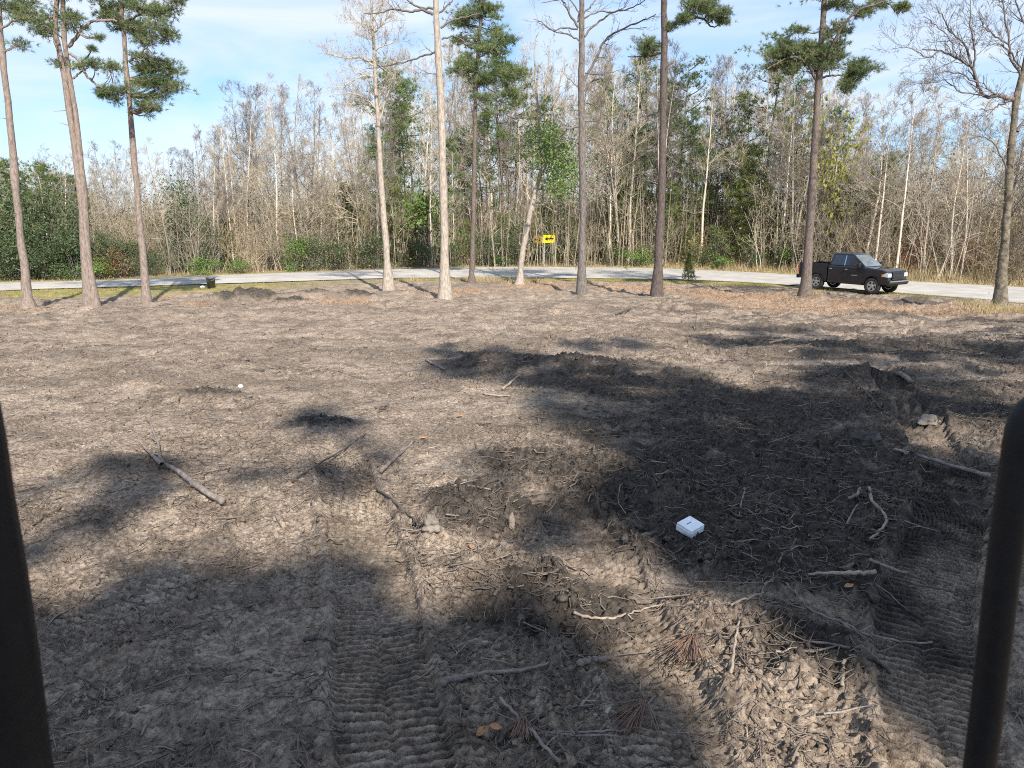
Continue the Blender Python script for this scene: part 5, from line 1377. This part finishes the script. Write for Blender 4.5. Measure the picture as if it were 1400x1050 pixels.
# ------------------------------------------------------------------ tall pines standing behind the machine (outside the picture): their crowns shade the clearing
SHADE = [  # ellipses of shade on the ground as the photo shows them (px,py,rx,ry,count)
 (690, 500, 100, 22, 46), (640, 483, 50, 12, 16), (860, 545, 130, 50, 90), (820, 475, 60, 8, 14), (1010, 600, 170, 70, 130), (1200, 600, 180, 100, 170), (1050, 462, 110, 12, 40), (1250, 490, 170, 35, 90), (1380, 470, 80, 30, 40),
 (1040, 720, 170, 70, 130), (1130, 820, 130, 60, 130), (1060, 800, 70, 40, 60), (1150, 880, 60, 40, 50), (1000, 770, 60, 25, 30), (1300, 780, 110, 130, 110), (1300, 980, 70, 110, 60), (1230, 900, 50, 60, 30), (1180, 700, 120, 60, 60), (890, 690, 60, 40, 34), (960, 660, 90, 50, 60),
 (780, 830, 60, 70, 46), (740, 750, 40, 40, 14), (620, 650, 60, 30, 16), (500, 640, 60, 30, 16),
 (445, 578, 42, 18, 16), (350, 668, 48, 18, 16), (400, 690, 60, 16, 12), (180, 640, 60, 14, 12), (140, 690, 110, 30, 40), (220, 720, 120, 24, 30), (60, 760, 70, 30, 14),
 (250, 830, 220, 50, 84), (120, 920, 160, 80, 90), (380, 900, 180, 80, 120), (560, 880, 150, 60, 80), (600, 990, 200, 70, 110), (250, 1020, 200, 60, 80), (780, 990, 120, 60, 70), (700, 880, 60, 60, 30), (480, 790, 90, 30, 26), (880, 1040, 90, 26, 26), (1030, 985, 26, 18, 8), (1090, 1000, 30, 20, 6),
]
LIT = [G(px, py) for px, py in [(620, 770), (650, 780), (680, 785), (510, 715), (520, 722), (850, 775), (870, 800), (830, 820), (860, 850), (900, 860), (930, 900), (980, 910), (1010, 880), (1040, 930), (1070, 930), (1100, 960), (1150, 980), (1190, 1020), (1040, 1010), (1120, 1040), (1230, 1050),
    (300, 700), (340, 715), (290, 735), (640, 690), (600, 650), (650, 600), (720, 640), (700, 580), (60, 700), (120, 780), (1270, 600), (1330, 590), (560, 560), (540, 690), (320, 610), (500, 560), (640, 525), (840, 800), (820, 840), (950, 850), (960, 900), (1000, 940), (1060, 900), (1090, 930), (1130, 960), (1080, 980), (1160, 1010), (1200, 1045), (1240, 1075), (1150, 1060), (1060, 1060), (1000, 980), (590, 770), (610, 790), (640, 800), (500, 700), (530, 712), (350, 690), (320, 725), (250, 700)]]
def shade_pines():
    rng = np.random.default_rng(123)
    trees = []
    xs = [-14.0, -5.0, 0.5, 5.0, 10.5, 16.0]
    for x in xs: trees.append((x + rng.uniform(-1, 1), rng.uniform(-13, -8)))
    cl = [[] for _ in trees]
    hv = np.array([SUN.x, SUN.y, SUN.z])
    for px, py, rx, ry, n in SHADE:
        for i in range(int(n * (0.62 if (px < 620 and py > 600) else 1.7))):
            a = rng.uniform(0, 2 * pi); q = rng.uniform() ** 0.5
            yy = py + ry * q * sin(a)
            if yy < 400: continue
            g = G(px + rx * q * cos(a), yy)
            if any(math.hypot(g.x - l.x, (g.y - l.y) * 0.75) < (0.56 if l.y < 7.5 else 0.55) for l in LIT): continue
            best = None
            for h in rng.uniform(10.5, 18.0, 4):
                t = (h - g.z) / hv[2]; c = np.array(tuple(g)) + hv * t
                d = [math.hypot(c[0] - tx, c[1] - ty) for tx, ty in trees]
                j = int(np.argmin(d))
                if best is None or d[j] < best[0]: best = (d[j], j, c)
            cl[best[1]].append(best[2])
    for k, (tx, ty) in enumerate(trees):
        gz = float(zbase(ty)) - 0.35
        root = empty('pine_tree', (tx, ty, gz))
        tag(root, 'tall pine standing behind the camera, outside the picture', 'pine', 'pines behind the camera whose shade falls on the clearing')
        H = 15.5
        tb = Tubes(); tb.add(smooth_line([(0, 0, 0), (0.1, 0.1, 8), (0, 0.2, H)], 16), np.linspace(0.19, 0.04, 16), 10); tb.build('trunk', M['bark_brown'], root)
        br = Tubes(); cents, dirs = [], []
        locs = [c - np.array([tx, ty, gz]) for c in cl[k]]
        locs.sort(key=lambda q: math.hypot(q[0], q[1]))
        wood = [np.array([0, 0, h]) for h in np.linspace(6.0, H, 14)]
        for lc in locs:
            W = np.array(wood); v = lc - W
            j = int(np.argmin(np.linalg.norm(v, axis=1) + 0.6 * np.maximum(0, -v[:, 2]))); q = W[j]
            mid = (q + lc) / 2 + np.array([0, 0, -0.06])
            br.add([q, mid, lc], [0.013, 0.010, 0.006], 3)
            wood.append(lc); wood.append(mid)
            cc, dd = clump_tufts(lc, rng.uniform(0.14, 0.25), rng, 9)
            cents.append(cc); dirs.append(dd)
        if not cents: continue
        tag(br.build('bough', M['bark_brown'], root), kind='stuff')
        V, F = tufts(np.concatenate(cents), np.concatenate(dirs), 9, 0.24, 0.055, rng, 0.8)
        link('foliage', mesh_np('foliage', V, F, M['needle']), root)
shade_pines()

# ------------------------------------------------------------------ the machine the photo is taken from: its black frame at both picture edges
def machine():
    root = empty('machine_cab', (0, 0, float(zbase(0)) + 1.2))
    b = root.location
    tag(root, 'black steel cab frame of the machine the picture is taken from, at both picture edges', 'machine cab')
    tb = Tubes()
    Y = 0.72
    edge = [(70, 1050), (88, 1200), (52, 920), (33, 800), (12, 690), (-3, 600), (-26, 500), (-56, 400), (-110, 250), (-180, 50)]
    edge.sort(key=lambda q: -q[1])
    pts = [P(q[0] - 78, q[1], Y) for q in edge]
    pts.insert(0, P(edge[0][0] - 60, 1700, Y))
    tb.add(smooth_line(pts, 40), np.full(40, 0.054), 20)
    tb.build('cab_post', M['black'], root, b)
    tb = Tubes()
    Y = 0.85
    pts = [P(1300, 1350, Y), P(1338, 1060, Y), P(1354, 930, Y), P(1374, 760, Y), P(1391, 640, Y), P(1398, 592, Y), P(1410, 566, Y), P(1432, 553, Y + 0.0), P(1475, 548, Y - 0.01), P(1600, 545, Y - 0.06)]
    tb.add(smooth_line(pts, 60), np.full(60, 0.0185), 20)
    tb.build('grab_rail', M['black'], root, b)
    raw('floor_plate', box((0, -0.25, 0.05), (1.9, 2.3, 0.08)), M['black'], root, 0.01)
machine()
